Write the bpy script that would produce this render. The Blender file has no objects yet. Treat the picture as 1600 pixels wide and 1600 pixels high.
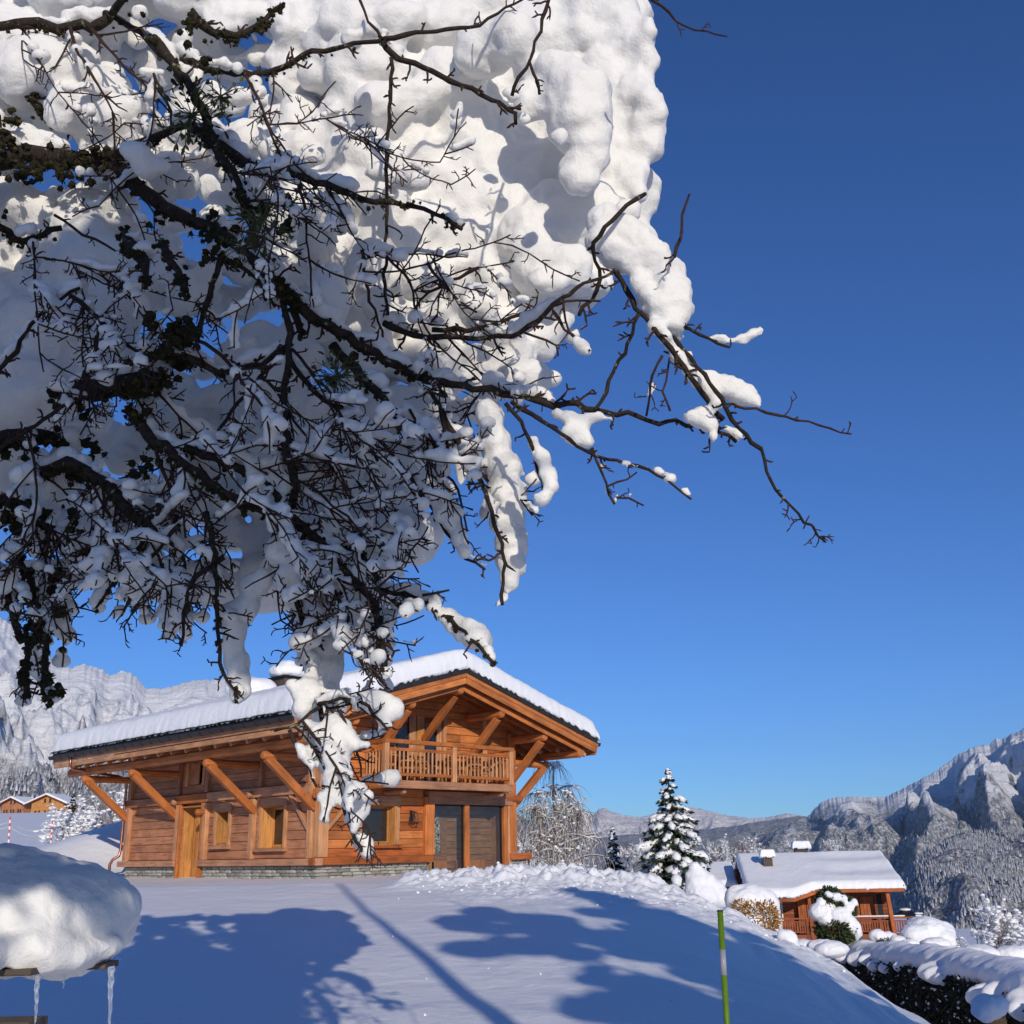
import bpy, bmesh, math, random
import numpy as np
from mathutils import Vector, Matrix
random.seed(7)
rng = np.random.default_rng(11)
scene = bpy.context.scene
COL = scene.collection
# ------------------------------------------------------------------ camera, sky, sun, exposure
FPX, CXY = 1621.0, 800.0
PITCH, ROLL = math.atan(528/1621.0), math.radians(1.15)
_F = np.array([0, math.cos(PITCH), math.sin(PITCH)])
_U0 = np.array([0, -math.sin(PITCH), math.cos(PITCH)]); _R0 = np.array([1.0, 0, 0])
CR = _R0*math.cos(ROLL)-_U0*math.sin(ROLL); CU = _U0*math.cos(ROLL)+_R0*math.sin(ROLL)
cam_d = bpy.data.cameras.new('camera'); cam = bpy.data.objects.new('camera', cam_d); COL.objects.link(cam)
cam_d.sensor_width = 36; cam_d.lens = 36*FPX/1600; cam_d.clip_start = 0.05; cam_d.clip_end = 60000
cam.matrix_world = Matrix(((CR[0], CU[0], -_F[0], 0), (CR[1], CU[1], -_F[1], 0), (CR[2], CU[2], -_F[2], 0), (0, 0, 0, 1)))
scene.camera = cam
SUN_EL, SUN_TRAVEL = math.radians(19), math.radians(-14.0)   # light travels towards +Y, a little to the left
world = bpy.data.worlds.new('World'); scene.world = world; world.use_nodes = True
wn = world.node_tree.nodes; wl = world.node_tree.links
sky = wn.new('ShaderNodeTexSky'); sky.sky_type = 'NISHITA'; sky.sun_disc = False
sky.sun_elevation = SUN_EL; sky.altitude = 1400; sky.air_density = 1.0; sky.dust_density = 0.2; sky.ozone_density = 2.2
sx, sy = -math.sin(SUN_TRAVEL), -math.cos(SUN_TRAVEL)         # horizontal direction towards the sun
sky.sun_rotation = math.atan2(sx, sy)
bg = wn['Background']; bg.inputs['Strength'].default_value = 0.10
tint = wn.new('ShaderNodeMixRGB'); tint.blend_type = 'MULTIPLY'; tint.inputs[0].default_value = 1; tint.inputs[2].default_value = (0.36, 0.66, 1.17, 1)
wl.new(sky.outputs[0], tint.inputs[1]); wl.new(tint.outputs[0], bg.inputs['Color'])
sun_d = bpy.data.lights.new('sun', 'SUN'); sun_d.energy = 3.5; sun_d.angle = math.radians(0.5); sun_d.color = (1.0, 0.90, 0.76)
sun = bpy.data.objects.new('sun', sun_d); COL.objects.link(sun)
tv = Vector((math.sin(SUN_TRAVEL)*math.cos(SUN_EL), math.cos(SUN_TRAVEL)*math.cos(SUN_EL), -math.sin(SUN_EL)))
sun.rotation_euler = tv.to_track_quat('-Z', 'Y').to_euler()
scene.view_settings.view_transform = 'Standard'; scene.view_settings.look = 'None'
scene.view_settings.exposure = 0.0; scene.view_settings.gamma = 1.0; scene.view_settings.use_curve_mapping = False
scene.render.engine = 'CYCLES'
scene.cycles.max_bounces = 6; scene.cycles.transparent_max_bounces = 8

def at(x, y, Y):
    v = _F*FPX + CR*(x-CXY) - CU*(y-CXY)
    return v*(Y/v[1])
# ------------------------------------------------------------------ noise
_perm = np.random.default_rng(3).permutation(512).astype(np.int64)
_perm = np.concatenate([_perm, _perm, _perm])
_g = np.random.default_rng(5).normal(size=(512, 3)); _g /= np.linalg.norm(_g, axis=1)[:, None]
def pnoise(P):
    P = np.asarray(P, float); i = np.floor(P).astype(np.int64); f = P-i; s = f*f*f*(f*(f*6-15)+10); i &= 511
    out = 0
    for dx in (0, 1):
        for dy in (0, 1):
            for dz in (0, 1):
                h = _perm[_perm[_perm[(i[:, 0]+dx) & 511]+((i[:, 1]+dy) & 511)]+((i[:, 2]+dz) & 511)]
                g = _g[h & 511]
                d = g[:, 0]*(f[:, 0]-dx)+g[:, 1]*(f[:, 1]-dy)+g[:, 2]*(f[:, 2]-dz)
                wx = s[:, 0] if dx else 1-s[:, 0]; wy = s[:, 1] if dy else 1-s[:, 1]; wz = s[:, 2] if dz else 1-s[:, 2]
                out = out+wx*wy*wz*d
    return out*1.5
def fbm(P, oct=4, gain=0.5, lac=2.03):
    P = np.asarray(P, float); a = 1.0; o = 0
    for k in range(oct):
        o = o+a*pnoise(P+k*17.3); P = P*lac; a *= gain
    return o
def ridged(P, oct=5, gain=0.55, lac=2.07):
    P = np.asarray(P, float); a = 1.0; o = 0; w = 1
    for k in range(oct):
        n = 1-np.abs(pnoise(P+k*9.7)); n = n*n*w; w = np.clip(n*1.6, 0, 1); o = o+a*n; P = P*lac; a *= gain
    return o
def sm(a, b, x): t = np.clip((x-a)/(b-a), 0, 1); return t*t*(3-2*t)
# ------------------------------------------------------------------ materials
def new_mat(name):
    m = bpy.data.materials.new(name); m.use_nodes = True
    n = m.node_tree.nodes; return m, n, m.node_tree.links, n['Principled BSDF']
def N(n, t, **k):
    o = n.new(t)
    for a, b in k.items():
        if a in o.inputs.keys(): o.inputs[a].default_value = b
        else: setattr(o, a, b)
    return o
def ramp(n, stops):
    r = n.new('ShaderNodeValToRGB'); e = r.color_ramp.elements
    while len(e) < len(stops): e.new(0.5)
    for q, (p, c) in zip(e, stops): q.position = p; q.color = (*c, 1)
    return r
def mat_simple(name, c, rough=0.6, metal=0.0, var=0.15, scale=8.0, bump=0.0, bscale=30.0, spec=0.3):
    m, n, l, b = new_mat(name)
    tc = N(n, 'ShaderNodeTexCoord'); no = N(n, 'ShaderNodeTexNoise', Scale=scale, Detail=5.0); l.new(tc.outputs['Object'], no.inputs['Vector'])
    r = ramp(n, [(0.3, tuple(x*(1-var) for x in c)), (0.7, tuple(min(1, x*(1+var)) for x in c))]); l.new(no.outputs['Fac'], r.inputs[0])
    l.new(r.outputs[0], b.inputs['Base Color']); b.inputs['Roughness'].default_value = rough; b.inputs['Metallic'].default_value = metal
    b.inputs['Specular IOR Level'].default_value = spec
    if bump:
        n2 = N(n, 'ShaderNodeTexNoise', Scale=bscale, Detail=6.0); l.new(tc.outputs['Object'], n2.inputs['Vector'])
        bp = N(n, 'ShaderNodeBump', Strength=1.0, Distance=bump); l.new(n2.outputs['Fac'], bp.inputs['Height']); l.new(bp.outputs[0], b.inputs['Normal'])
    return m
def mat_snow(name, fine=0.004, fs=60.0, big=0.0, bs=6.0, sss=0.0, col=(0.83, 0.835, 0.85)):
    m, n, l, b = new_mat(name)
    b.inputs['Base Color'].default_value = (*col, 1); b.inputs['Roughness'].default_value = 0.55; b.inputs['Specular IOR Level'].default_value = 0.25
    g = N(n, 'ShaderNodeNewGeometry'); a = N(n, 'ShaderNodeTexNoise', Scale=fs, Detail=5.0, Roughness=0.65); l.new(g.outputs['Position'], a.inputs['Vector'])
    b1 = N(n, 'ShaderNodeBump', Strength=1.0, Distance=fine); l.new(a.outputs['Fac'], b1.inputs['Height'])
    last = b1
    if big:
        a2 = N(n, 'ShaderNodeTexNoise', Scale=bs, Detail=4.0, Roughness=0.6); l.new(g.outputs['Position'], a2.inputs['Vector'])
        b2 = N(n, 'ShaderNodeBump', Strength=1.0, Distance=big); l.new(a2.outputs['Fac'], b2.inputs['Height']); l.new(b1.outputs[0], b2.inputs['Normal']); last = b2
    l.new(last.outputs[0], b.inputs['Normal'])
    if sss:
        b.inputs['Subsurface Weight'].default_value = sss; b.inputs['Subsurface Radius'].default_value = (1, 0.9, 0.8); b.inputs['Subsurface Scale'].default_value = 0.05
    return m
def mat_wood(name, c, var=0.3, grain=9.0, dark=0.55, rough=0.6, knots=True):
    """grain runs along each piece's own X axis; tone varies from piece to piece"""
    m, n, l, b = new_mat(name)
    tc = N(n, 'ShaderNodeTexCoord'); oi = N(n, 'ShaderNodeObjectInfo')
    ad = N(n, 'ShaderNodeVectorMath', operation='MULTIPLY_ADD'); cb = N(n, 'ShaderNodeCombineXYZ')
    for k in range(3): l.new(oi.outputs['Random'], cb.inputs[k])
    ad.inputs[1].default_value = (37, 23, 11); l.new(cb.outputs[0], ad.inputs[0]); l.new(tc.outputs['Object'], ad.inputs[2])
    mp = N(n, 'ShaderNodeMapping'); mp.inputs['Scale'].default_value = (1.3, 22, 22); l.new(ad.outputs[0], mp.inputs['Vector'])
    no = N(n, 'ShaderNodeTexNoise', Scale=1.0, Detail=6.0, Roughness=0.6, Distortion=0.6); l.new(mp.outputs[0], no.inputs['Vector'])
    r = ramp(n, [(0.28, tuple(x*dark for x in c)), (0.5, c), (0.75, tuple(min(1, x*1.22) for x in c))]); l.new(no.outputs['Fac'], r.inputs[0])
    hv = N(n, 'ShaderNodeHueSaturation'); l.new(r.outputs[0], hv.inputs['Color'])
    mr = N(n, 'ShaderNodeMapRange'); mr.inputs['To Min'].default_value = 1-var; mr.inputs['To Max'].default_value = 1+var*0.8; l.new(oi.outputs['Random'], mr.inputs['Value'])
    l.new(mr.outputs[0], hv.inputs['Value'])
    out = hv.outputs[0]
    if knots:
        m2 = N(n, 'ShaderNodeMapping'); m2.inputs['Scale'].default_value = (2.2, 7, 7); l.new(ad.outputs[0], m2.inputs['Vector'])
        vo = N(n, 'ShaderNodeTexVoronoi', Scale=1.0); l.new(m2.outputs[0], vo.inputs['Vector'])
        kr = ramp(n, [(0.05, (0.32, 0.25, 0.2)), (0.13, (1, 1, 1))]); l.new(vo.outputs['Distance'], kr.inputs[0])
        mx = N(n, 'ShaderNodeMixRGB', blend_type='MULTIPLY'); mx.inputs[0].default_value = 0.8; l.new(out, mx.inputs[1]); l.new(kr.outputs[0], mx.inputs[2]); out = mx.outputs[0]
    st = N(n, 'ShaderNodeTexNoise', Scale=1.7, Detail=4.0); l.new(ad.outputs[0], st.inputs['Vector'])
    sr = ramp(n, [(0.35, (0.78, 0.76, 0.76)), (0.65, (1.1, 1.08, 1.05))]); l.new(st.outputs['Fac'], sr.inputs[0])
    m3 = N(n, 'ShaderNodeMixRGB', blend_type='MULTIPLY'); m3.inputs[0].default_value = 1.0; l.new(out, m3.inputs[1]); l.new(sr.outputs[0], m3.inputs[2])
    l.new(m3.outputs[0], b.inputs['Base Color']); b.inputs['Roughness'].default_value = rough; b.inputs['Specular IOR Level'].default_value = 0.25
    bp = N(n, 'ShaderNodeBump', Strength=0.8, Distance=0.004); l.new(no.outputs['Fac'], bp.inputs['Height']); l.new(bp.outputs[0], b.inputs['Normal'])
    return m
M = {}
M['snow'] = mat_snow('snow_soft', 0.002, 90, 0.012, 4.0)
M['snow_ground'] = mat_snow('snow_ground', 0.006, 30, 0.035, 2.2)
M['snow_tree'] = mat_snow('snow_tree', 0.0035, 75, 0.016, 9.0, sss=0.28, col=(0.78, 0.775, 0.75))
M['snow_roof'] = mat_snow('snow_roof', 0.02, 11, 0.02, 3.0)
M['larch'] = mat_wood('larch_orange', (0.54, 0.19, 0.055), 0.30)
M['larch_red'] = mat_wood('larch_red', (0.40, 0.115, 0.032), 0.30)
M['weathered'] = mat_wood('larch_weathered', (0.46, 0.20, 0.100), 0.20)
M['beam_pale'] = mat_wood('beam_pale', (0.56, 0.28, 0.135), 0.15)
M['beam'] = mat_wood('beam_orange', (0.50, 0.168, 0.048), 0.22)
M['beam_grey'] = mat_wood('beam_weathered', (0.47, 0.235, 0.130), 0.15)
M['old_wood'] = mat_wood('old_grey_wood', (0.09, 0.07, 0.055), 0.2)
M['brown_wood'] = mat_wood('neighbour_wood', (0.27, 0.075, 0.028), 0.22)
M['shutter_wood'] = mat_wood('shutter_wood', (0.42, 0.12, 0.035), 0.1)
M['honey'] = mat_wood('honey_wood', (0.55, 0.26, 0.08), 0.2)
M['porch'] = mat_wood('porch_boards', (0.40, 0.24, 0.14), 0.12)
M['roofing'] = mat_simple('roof_membrane', (0.025, 0.024, 0.024), 0.6, 0, 0.3, 6)
M['zinc'] = mat_simple('gutter_metal', (0.055, 0.045, 0.042), 0.45, 0.6, 0.2, 5)
M['copper'] = mat_simple('copper_pipe', (0.42, 0.17, 0.10), 0.3, 0.9, 0.2, 5)
M['black'] = mat_simple('black_metal', (0.015, 0.015, 0.017), 0.4, 0.3, 0.2)
M['curtain'] = mat_simple('dark_curtain', (0.075, 0.055, 0.042), 0.9, 0, 0.15, 1)
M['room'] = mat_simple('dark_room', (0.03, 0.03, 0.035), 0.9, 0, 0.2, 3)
M['cushion'] = mat_simple('dark_cushion', (0.03, 0.022, 0.02), 0.9)
M['white_frame'] = mat_simple('pale_frame', (0.75, 0.72, 0.66), 0.5)
M['slate'] = mat_simple('chimney_slate', (0.10, 0.07, 0.055), 0.7, 0, 0.3, 10)
def mat_stone():
    m, n, l, b = new_mat('schist_stone')
    tc = N(n, 'ShaderNodeTexCoord'); oi = N(n, 'ShaderNodeObjectInfo')
    no = N(n, 'ShaderNodeTexNoise', Scale=14.0, Detail=6.0); l.new(tc.outputs['Object'], no.inputs['Vector'])
    r = ramp(n, [(0.3, (0.24, 0.23, 0.20)), (0.55, (0.40, 0.39, 0.34)), (0.75, (0.50, 0.46, 0.37))]); l.new(no.outputs['Fac'], r.inputs[0])
    hv = N(n, 'ShaderNodeHueSaturation'); mr = N(n, 'ShaderNodeMapRange'); mr.inputs['To Min'].default_value = 0.55; mr.inputs['To Max'].default_value = 1.25
    l.new(oi.outputs['Random'], mr.inputs['Value']); l.new(mr.outputs[0], hv.inputs['Value']); l.new(r.outputs[0], hv.inputs['Color']); l.new(hv.outputs[0], b.inputs['Base Color'])
    bp = N(n, 'ShaderNodeBump', Strength=1.0, Distance=0.01); l.new(no.outputs['Fac'], bp.inputs['Height']); l.new(bp.outputs[0], b.inputs['Normal'])
    b.inputs['Roughness'].default_value = 0.8
    return m
M['stone'] = mat_stone(); M['mortar'] = mat_simple('mortar', (0.13, 0.125, 0.11), 0.9, 0, 0.2, 20, 0.01)
def mat_glass(name, tint, tr=0.75):
    m, n, l, b = new_mat(name); n.remove(b)
    t = N(n, 'ShaderNodeBsdfTransparent'); t.inputs['Color'].default_value = (*tint, 1); g = N(n, 'ShaderNodeBsdfGlossy', Roughness=0.02)
    fr = N(n, 'ShaderNodeLayerWeight', Blend=0.25); pw = N(n, 'ShaderNodeMath', operation='MULTIPLY_ADD'); l.new(fr.outputs['Facing'], pw.inputs[0]); pw.inputs[1].default_value = 0.22; pw.inputs[2].default_value = 0.03; mx = N(n, 'ShaderNodeMixShader'); l.new(pw.outputs[0], mx.inputs[0]); l.new(t.outputs[0], mx.inputs[1]); l.new(g.outputs[0], mx.inputs[2])
    l.new(mx.outputs[0], n['Material Output'].inputs['Surface']); return m
M['glass'] = mat_glass('window_glass', (0.75, 0.76, 0.78)); M['glass_porch'] = mat_glass('porch_glass', (0.86, 0.85, 0.84))
def mat_ice():
    m, n, l, b = new_mat('ice'); b.inputs['Base Color'].default_value = (0.9, 0.95, 1, 1); b.inputs['Roughness'].default_value = 0.06
    b.inputs['Transmission Weight'].default_value = 0.9; b.inputs['IOR'].default_value = 1.31; return m
M['ice'] = mat_ice()
def mat_bark(name, c, lich=(0.22, 0.24, 0.14), amt=0.62, sc=26.0):
    m, n, l, b = new_mat(name); g = N(n, 'ShaderNodeNewGeometry')
    a = N(n, 'ShaderNodeTexNoise', Scale=sc*2, Detail=6.0, Roughness=0.7); l.new(g.outputs['Position'], a.inputs['Vector'])
    r = ramp(n, [(0.3, tuple(x*0.5 for x in c)), (0.7, tuple(x*1.4 for x in c))]); l.new(a.outputs['Fac'], r.inputs[0])
    q = N(n, 'ShaderNodeTexNoise', Scale=sc, Detail=4.0, Roughness=0.6); l.new(g.outputs['Position'], q.inputs['Vector'])
    qr = ramp(n, [(amt, (0, 0, 0)), (amt+0.06, (1, 1, 1))]); l.new(q.outputs['Fac'], qr.inputs[0])
    mx = N(n, 'ShaderNodeMixRGB'); l.new(qr.outputs[0], mx.inputs[0]); l.new(r.outputs[0], mx.inputs[1]); mx.inputs[2].default_value = (*lich, 1)
    l.new(mx.outputs[0], b.inputs['Base Color']); b.inputs['Roughness'].default_value = 0.85; b.inputs['Specular IOR Level'].default_value = 0.15
    bp = N(n, 'ShaderNodeBump', Strength=1.0, Distance=0.006); l.new(a.outputs['Fac'], bp.inputs['Height']); l.new(bp.outputs[0], b.inputs['Normal'])
    return m
M['bark'] = mat_bark('apple_bark', (0.034, 0.025, 0.020)); M['twig'] = mat_bark('twig_bark', (0.050, 0.030, 0.025), amt=0.72)
M['moss'] = mat_bark('moss', (0.022, 0.020, 0.009), (0.075, 0.062, 0.016), 0.6, 30)
M['leaf_mist'] = mat_simple('mistletoe_leaf', (0.055, 0.065, 0.02), 0.5, 0, 0.3, 20)
M['birch_bark'] = mat_simple('birch_bark', (0.42, 0.38, 0.34), 0.8, 0, 0.4, 3)
M['birch_twig'] = mat_simple('birch_twig', (0.20, 0.16, 0.14), 0.8, 0, 0.3, 3)
M['needles'] = mat_simple('spruce_needles', (0.035, 0.055, 0.028), 0.8, 0, 0.5, 2)
M['hedge_leaf'] = mat_simple('hedge_leaf', (0.030, 0.026, 0.014), 0.8, 0, 0.5, 3)
M['dry_leaf'] = mat_simple('dry_leaf', (0.34, 0.17, 0.035), 0.8, 0, 0.4, 6)
M['green_leaf'] = mat_simple('conifer_shrub', (0.04, 0.06, 0.02), 0.8, 0, 0.5, 5)
M['frost'] = mat_simple('frosted_twig', (0.62, 0.62, 0.63), 0.8, 0, 0.25, 1.5)
M['pole_green'] = mat_simple('green_paint', (0.10, 0.19, 0.010), 0.45, 0, 0.12, 12)
M['pole_dark'] = mat_simple('dark_cap', (0.03, 0.06, 0.02), 0.5)
M['pole_grey'] = mat_simple('reflective_band', (0.28, 0.28, 0.33), 0.35)
M['pole_red'] = mat_simple('red_paint', (0.62, 0.06, 0.04), 0.5)
M['pole_white'] = mat_simple('white_paint', (0.78, 0.76, 0.72), 0.5)
# ------------------------------------------------------------------ mesh helpers
def add_obj(name, me, mat=None, parent=None, smooth=False, kind=None):
    o = bpy.data.objects.new(name, me); COL.objects.link(o)
    if mat is not None and not me.materials: me.materials.append(mat)
    if smooth: me.polygons.foreach_set('use_smooth', [True]*len(me.polygons))
    if parent is not None: o.parent = parent
    if kind: o['kind'] = kind
    return o
def tag(o, label=None, cat=None, group=None, kind=None):
    if label: o['label'] = label
    if cat: o['category'] = cat
    if group: o['group'] = group
    if kind: o['kind'] = kind
    return o
def empty(name, loc, rz, label, cat, group=None):
    o = bpy.data.objects.new(name, None); COL.objects.link(o); o.location = [float(v) for v in loc]; o.rotation_euler = (0, 0, rz)
    o.empty_display_size = 0.3
    return tag(o, label, cat, group)
class MB:
    def __init__(s): s.v = []; s.f = []; s.mi = []; s.n = 0
    def add(s, V, F, mi=0):
        V = np.asarray(V, float).reshape(-1, 3); k = s.n
        s.v.append(V); s.f += [tuple(int(i)+k for i in f) for f in F]; s.mi += [mi]*len(F); s.n += len(V)
    def box(s, lo, hi, ch=0.0, mi=0):
        (x0, y0, z0), (x1, y1, z1) = lo, hi
        if ch:
            s.prism([(y0+ch, z0), (y1-ch, z0), (y1, z0+ch), (y1, z1-ch), (y1-ch, z1), (y0+ch, z1), (y0, z1-ch), (y0, z0+ch)], x0, x1, mi); return
        s.add([(x0, y0, z0), (x1, y0, z0), (x1, y1, z0), (x0, y1, z0), (x0, y0, z1), (x1, y0, z1), (x1, y1, z1), (x0, y1, z1)],
              [(0, 3, 2, 1), (4, 5, 6, 7), (0, 1, 5, 4), (1, 2, 6, 5), (2, 3, 7, 6), (3, 0, 4, 7)], mi)
    def prism(s, poly, x0, x1, mi=0):   # polygon in YZ extruded along X
        n = len(poly); V = [(x0, a, b) for a, b in poly]+[(x1, a, b) for a, b in poly]
        F = [(i, (i+1) % n, (i+1) % n+n, i+n) for i in range(n)]+[tuple(range(n))[::-1], tuple(range(n, 2*n))]
        s.add(V, F, mi)
    def tube(s, P, R, sides=6, cap=True, mi=0, wob=0.0):
        P = np.asarray(P, float); n = len(P); R = np.broadcast_to(np.asarray(R, float), (n,))
        T = np.gradient(P, axis=0); T /= np.linalg.norm(T, axis=1)[:, None]+1e-9
        ref = np.array([0, 0, 1.0]) if abs(T[0][2]) < 0.9 else np.array([1.0, 0, 0])
        A = np.cross(T[0], ref); A /= np.linalg.norm(A)
        ang = np.arange(sides)*2*math.pi/sides; V = []
        for i in range(n):
            A = A-T[i]*(A@T[i]); A /= np.linalg.norm(A)+1e-9; B = np.cross(T[i], A)
            rr = R[i]*(1+wob*rng.uniform(-1, 1, sides)) if wob else np.full(sides, R[i])
            V.append(P[i]+(np.cos(ang)*rr)[:, None]*A+(np.sin(ang)*rr)[:, None]*B)
        V = np.concatenate(V); F = []
        for i in range(n-1):
            for k in range(sides):
                k2 = (k+1) % sides; F.append((i*sides+k, i*sides+k2, (i+1)*sides+k2, (i+1)*sides+k))
        if cap: F += [tuple(range(sides))[::-1], tuple(range((n-1)*sides, n*sides))]
        s.add(V, F, mi)
    def quadleaf(s, c, d, nrm, L, W, mi=0):
        d = d/(np.linalg.norm(d)+1e-9); sd = np.cross(d, nrm); sd /= np.linalg.norm(sd)+1e-9
        s.add([c, c+d*L*0.5+sd*W*0.5, c+d*L, c+d*L*0.5-sd*W*0.5], [(0, 1, 2, 3)], mi)
    def mesh(s, name, mats=None):
        me = bpy.data.meshes.new(name); V = np.concatenate(s.v) if s.v else np.zeros((0, 3))
        me.from_pydata(V.tolist(), [], s.f)
        if mats:
            for m in mats: me.materials.append(m)
            if len(mats) > 1: me.polygons.foreach_set('material_index', s.mi)
        me.update(); return me
    def build(s, name, mat, parent=None, smooth=False, kind=None):
        mats = mat if isinstance(mat, (list, tuple)) else [mat]
        return add_obj(name, s.mesh(name, mats), None, parent, smooth, kind)
def frame_obj(name, p0, p1, w, h, mat, parent, up=(0, 0, 1), ch=0.012, ends=None):
    """timber from p0 to p1 (centre line) in parent space; its own X runs along it"""
    p0, p1, up = Vector(p0), Vector(p1), Vector(up); d = p1-p0; L = d.length; X = d/L
    Y = up.cross(X)
    if Y.length < 1e-3: Y = Vector((0, 1, 0)).cross(X)
    Y.normalize(); Z = X.cross(Y)
    mb = MB()
    if ends == 'round':   # rounded timber nose at the far end
        ch = min(w, h)*0.3
        pr = lambda k: [((-w/2+ch)*k, -h/2*k), ((w/2-ch)*k, -h/2*k), (w/2*k, (-h/2+ch)*k), (w/2*k, (h/2-ch)*k), ((w/2-ch)*k, h/2*k), ((-w/2+ch)*k, h/2*k), (-w/2*k, (h/2-ch)*k), (-w/2*k, (-h/2+ch)*k)]
        rings = [(0, 1), (L-0.09, 1), (L-0.03, 0.9), (L, 0.68)]; V = []; F = []
        for x, k in rings: V += [(x, a, b) for a, b in pr(k)]
        for i in range(3):
            for k in range(8): F.append((i*8+k, i*8+(k+1) % 8, (i+1)*8+(k+1) % 8, (i+1)*8+k))
        F += [tuple(range(8))[::-1], tuple(range(24, 32))]; mb.add(V, F)
    else: mb.box((0, -w/2, -h/2), (L, w/2, h/2), ch)
    o = mb.build(name, mat, parent); o.matrix_local = Matrix(((X[0], Y[0], Z[0], p0[0]), (X[1], Y[1], Z[1], p0[1]), (X[2], Y[2], Z[2], p0[2]), (0, 0, 0, 1)))
    return o
_ico = {}
def ico(sub):
    if sub not in _ico:
        bm = bmesh.new(); bmesh.ops.create_icosphere(bm, subdivisions=sub, radius=1)
        _ico[sub] = (np.array([v.co[:] for v in bm.verts]), [tuple(v.index for v in f.verts) for f in bm.faces]); bm.free()
    return _ico[sub]
def remeshed(blobs, voxel, sub=2, smooth_it=2, amp=0.0, freq=3.0, amp2=0.0, freq2=12.0, carve=None):
    """blobs: (centre, radii xyz) -> one welded snow-like surface"""
    mb = MB(); V0, F0 = ico(sub)
    for c, r in blobs: mb.add(V0*np.asarray(r)+np.asarray(c), F0)
    me = mb.mesh('tmp'); o = bpy.data.objects.new('tmp', me); COL.objects.link(o)
    md = o.modifiers.new('r', 'REMESH'); md.mode = 'VOXEL'; md.voxel_size = voxel
    if smooth_it: ms = o.modifiers.new('s', 'SMOOTH'); ms.iterations = smooth_it; ms.factor = 0.5
    dg = bpy.context.evaluated_depsgraph_get(); dg.update(); out = bpy.data.meshes.new_from_object(o.evaluated_get(dg))
    bpy.data.objects.remove(o); bpy.data.meshes.remove(me)
    n = len(out.vertices); P = np.empty(n*3); out.vertices.foreach_get('co', P); P = P.reshape(-1, 3)
    if amp or amp2:
        Nn = np.empty(n*3); out.vertices.foreach_get('normal', Nn); Nn = Nn.reshape(-1, 3)
        d = 0
        if amp: d = d+amp*fbm(P*freq, 3)
        if amp2: d = d+amp2*fbm(P*freq2+31, 3)
        P = P+Nn*np.asarray(d)[:, None]
    out.vertices.foreach_set('co', P.ravel()); out.update(); out.materials.clear()
    return out
def grid_mesh(name, P, nu, nv, mat, kind=None, smooth=True, parent=None, close=False):
    P = P.reshape(nu*nv, 3); me = bpy.data.meshes.new(name)
    i = np.arange(nu-1)[:, None]*nv+np.arange(nv-1)[None, :]; i = i.ravel()
    Q = np.stack([i, i+nv, i+nv+1, i+1], 1)
    if close:
        j = np.arange(nv-1)+(nu-1)*nv; k = np.arange(nv-1); Q = np.concatenate([Q, np.stack([j, k, k+1, j+1], 1)])
    me.vertices.add(len(P)); me.vertices.foreach_set('co', P.ravel())
    me.loops.add(Q.size); me.loops.foreach_set('vertex_index', Q.ravel().astype(np.int32))
    me.polygons.add(len(Q)); me.polygons.foreach_set('loop_start', np.arange(len(Q), dtype=np.int32)*4)
    me.update(calc_edges=True); me.validate(); me.materials.append(mat)
    return add_obj(name, me, None, parent, smooth, kind)
# ------------------------------------------------------------------ terrain
def H(X, Y, rough=True):
    X = np.asarray(X, float); Y = np.asarray(Y, float)
    yy = np.clip(Y, -40, 26.5)
    z = -1.60+0.058*(np.maximum(yy, 7)-11)
    z = z-0.046*np.clip(X-0.6, 0, 20)**2          # lawn rolls off to the right
    e = 6.2+0.02*(18-np.clip(Y, 5, 30))**2*0.3                            # bank edge
    z = z-0.62*np.clip(X-e, 0, None)**1.0*sm(0, 2, X-e)
    floor_r = -5.35-0.022*np.clip(Y-25, 0, 60)
    far = sm(28, 40, Y)*sm(-3, 6, X-0.02*Y)
    z = z*(1-far)+floor_r*far
    z = np.where(X > 2, np.maximum(z, floor_r), z)
    # behind the chalet on the left the meadow rises
    L = sm(4, -14, X+0.15*(Y-40))
    hump = 3.3*np.exp(-(((X+12.5)/8.5)**2+((Y-50)/9.0)**2))
    du = (X+6.0)*(-0.7236)+(Y-32.45)*0.6902
    z = z+hump*L*sm(12.3, 18, du)+L*np.clip(Y-46, 0, None)*0.052
    # valley beyond the neighbour
    z = z-np.clip(Y-85, 0, 900)*0.16*sm(0, 30, X-0.05*Y)
    z = z-np.clip(Y-300, 0, 900)*0.02*L
    if rough:
        P = np.stack([X, Y, 0*X], -1).reshape(-1, 3)
        n1 = fbm(P*0.22, 3).reshape(X.shape); n2 = fbm(P*1.1+5, 3).reshape(X.shape)
        z = z+0.05*n1+0.010*n2
        # wind / shovel ridges running down the right bank
        rr = fbm(np.stack([X*1.6-0.25*Y, Y*0.16, 0*X], -1).reshape(-1, 3), 3).reshape(X.shape)
        z = z+0.10*rr*sm(2.5, 6, X)*sm(34, 24, Y)
        # ploughed bank of lumps along the crest
        yc = 26.0-0.10*np.clip(X, 0, 9)**1.25; w = np.exp(-((Y-yc)/1.15)**2)*sm(-3.4, -2.2, X)*(0.25+0.75*sm(5.6, 3.2, X))*sm(8.5, 6.5, X)
        lump = np.abs(pnoise(P*1.3+40)).reshape(X.shape)+0.6*np.abs(pnoise(P*3.1+9)).reshape(X.shape)+0.35*np.abs(pnoise(P*7.0)).reshape(X.shape)
        z = z+w*(0.16+0.42*lump*(0.75+0.25*n1))
        w2 = np.exp(-((Y-yc+2.2)/2.0)**2)*sm(-2.6, 0, X)*sm(8.5, 6.0, X)
        z = z+w2*0.14*lump
    return z
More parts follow.
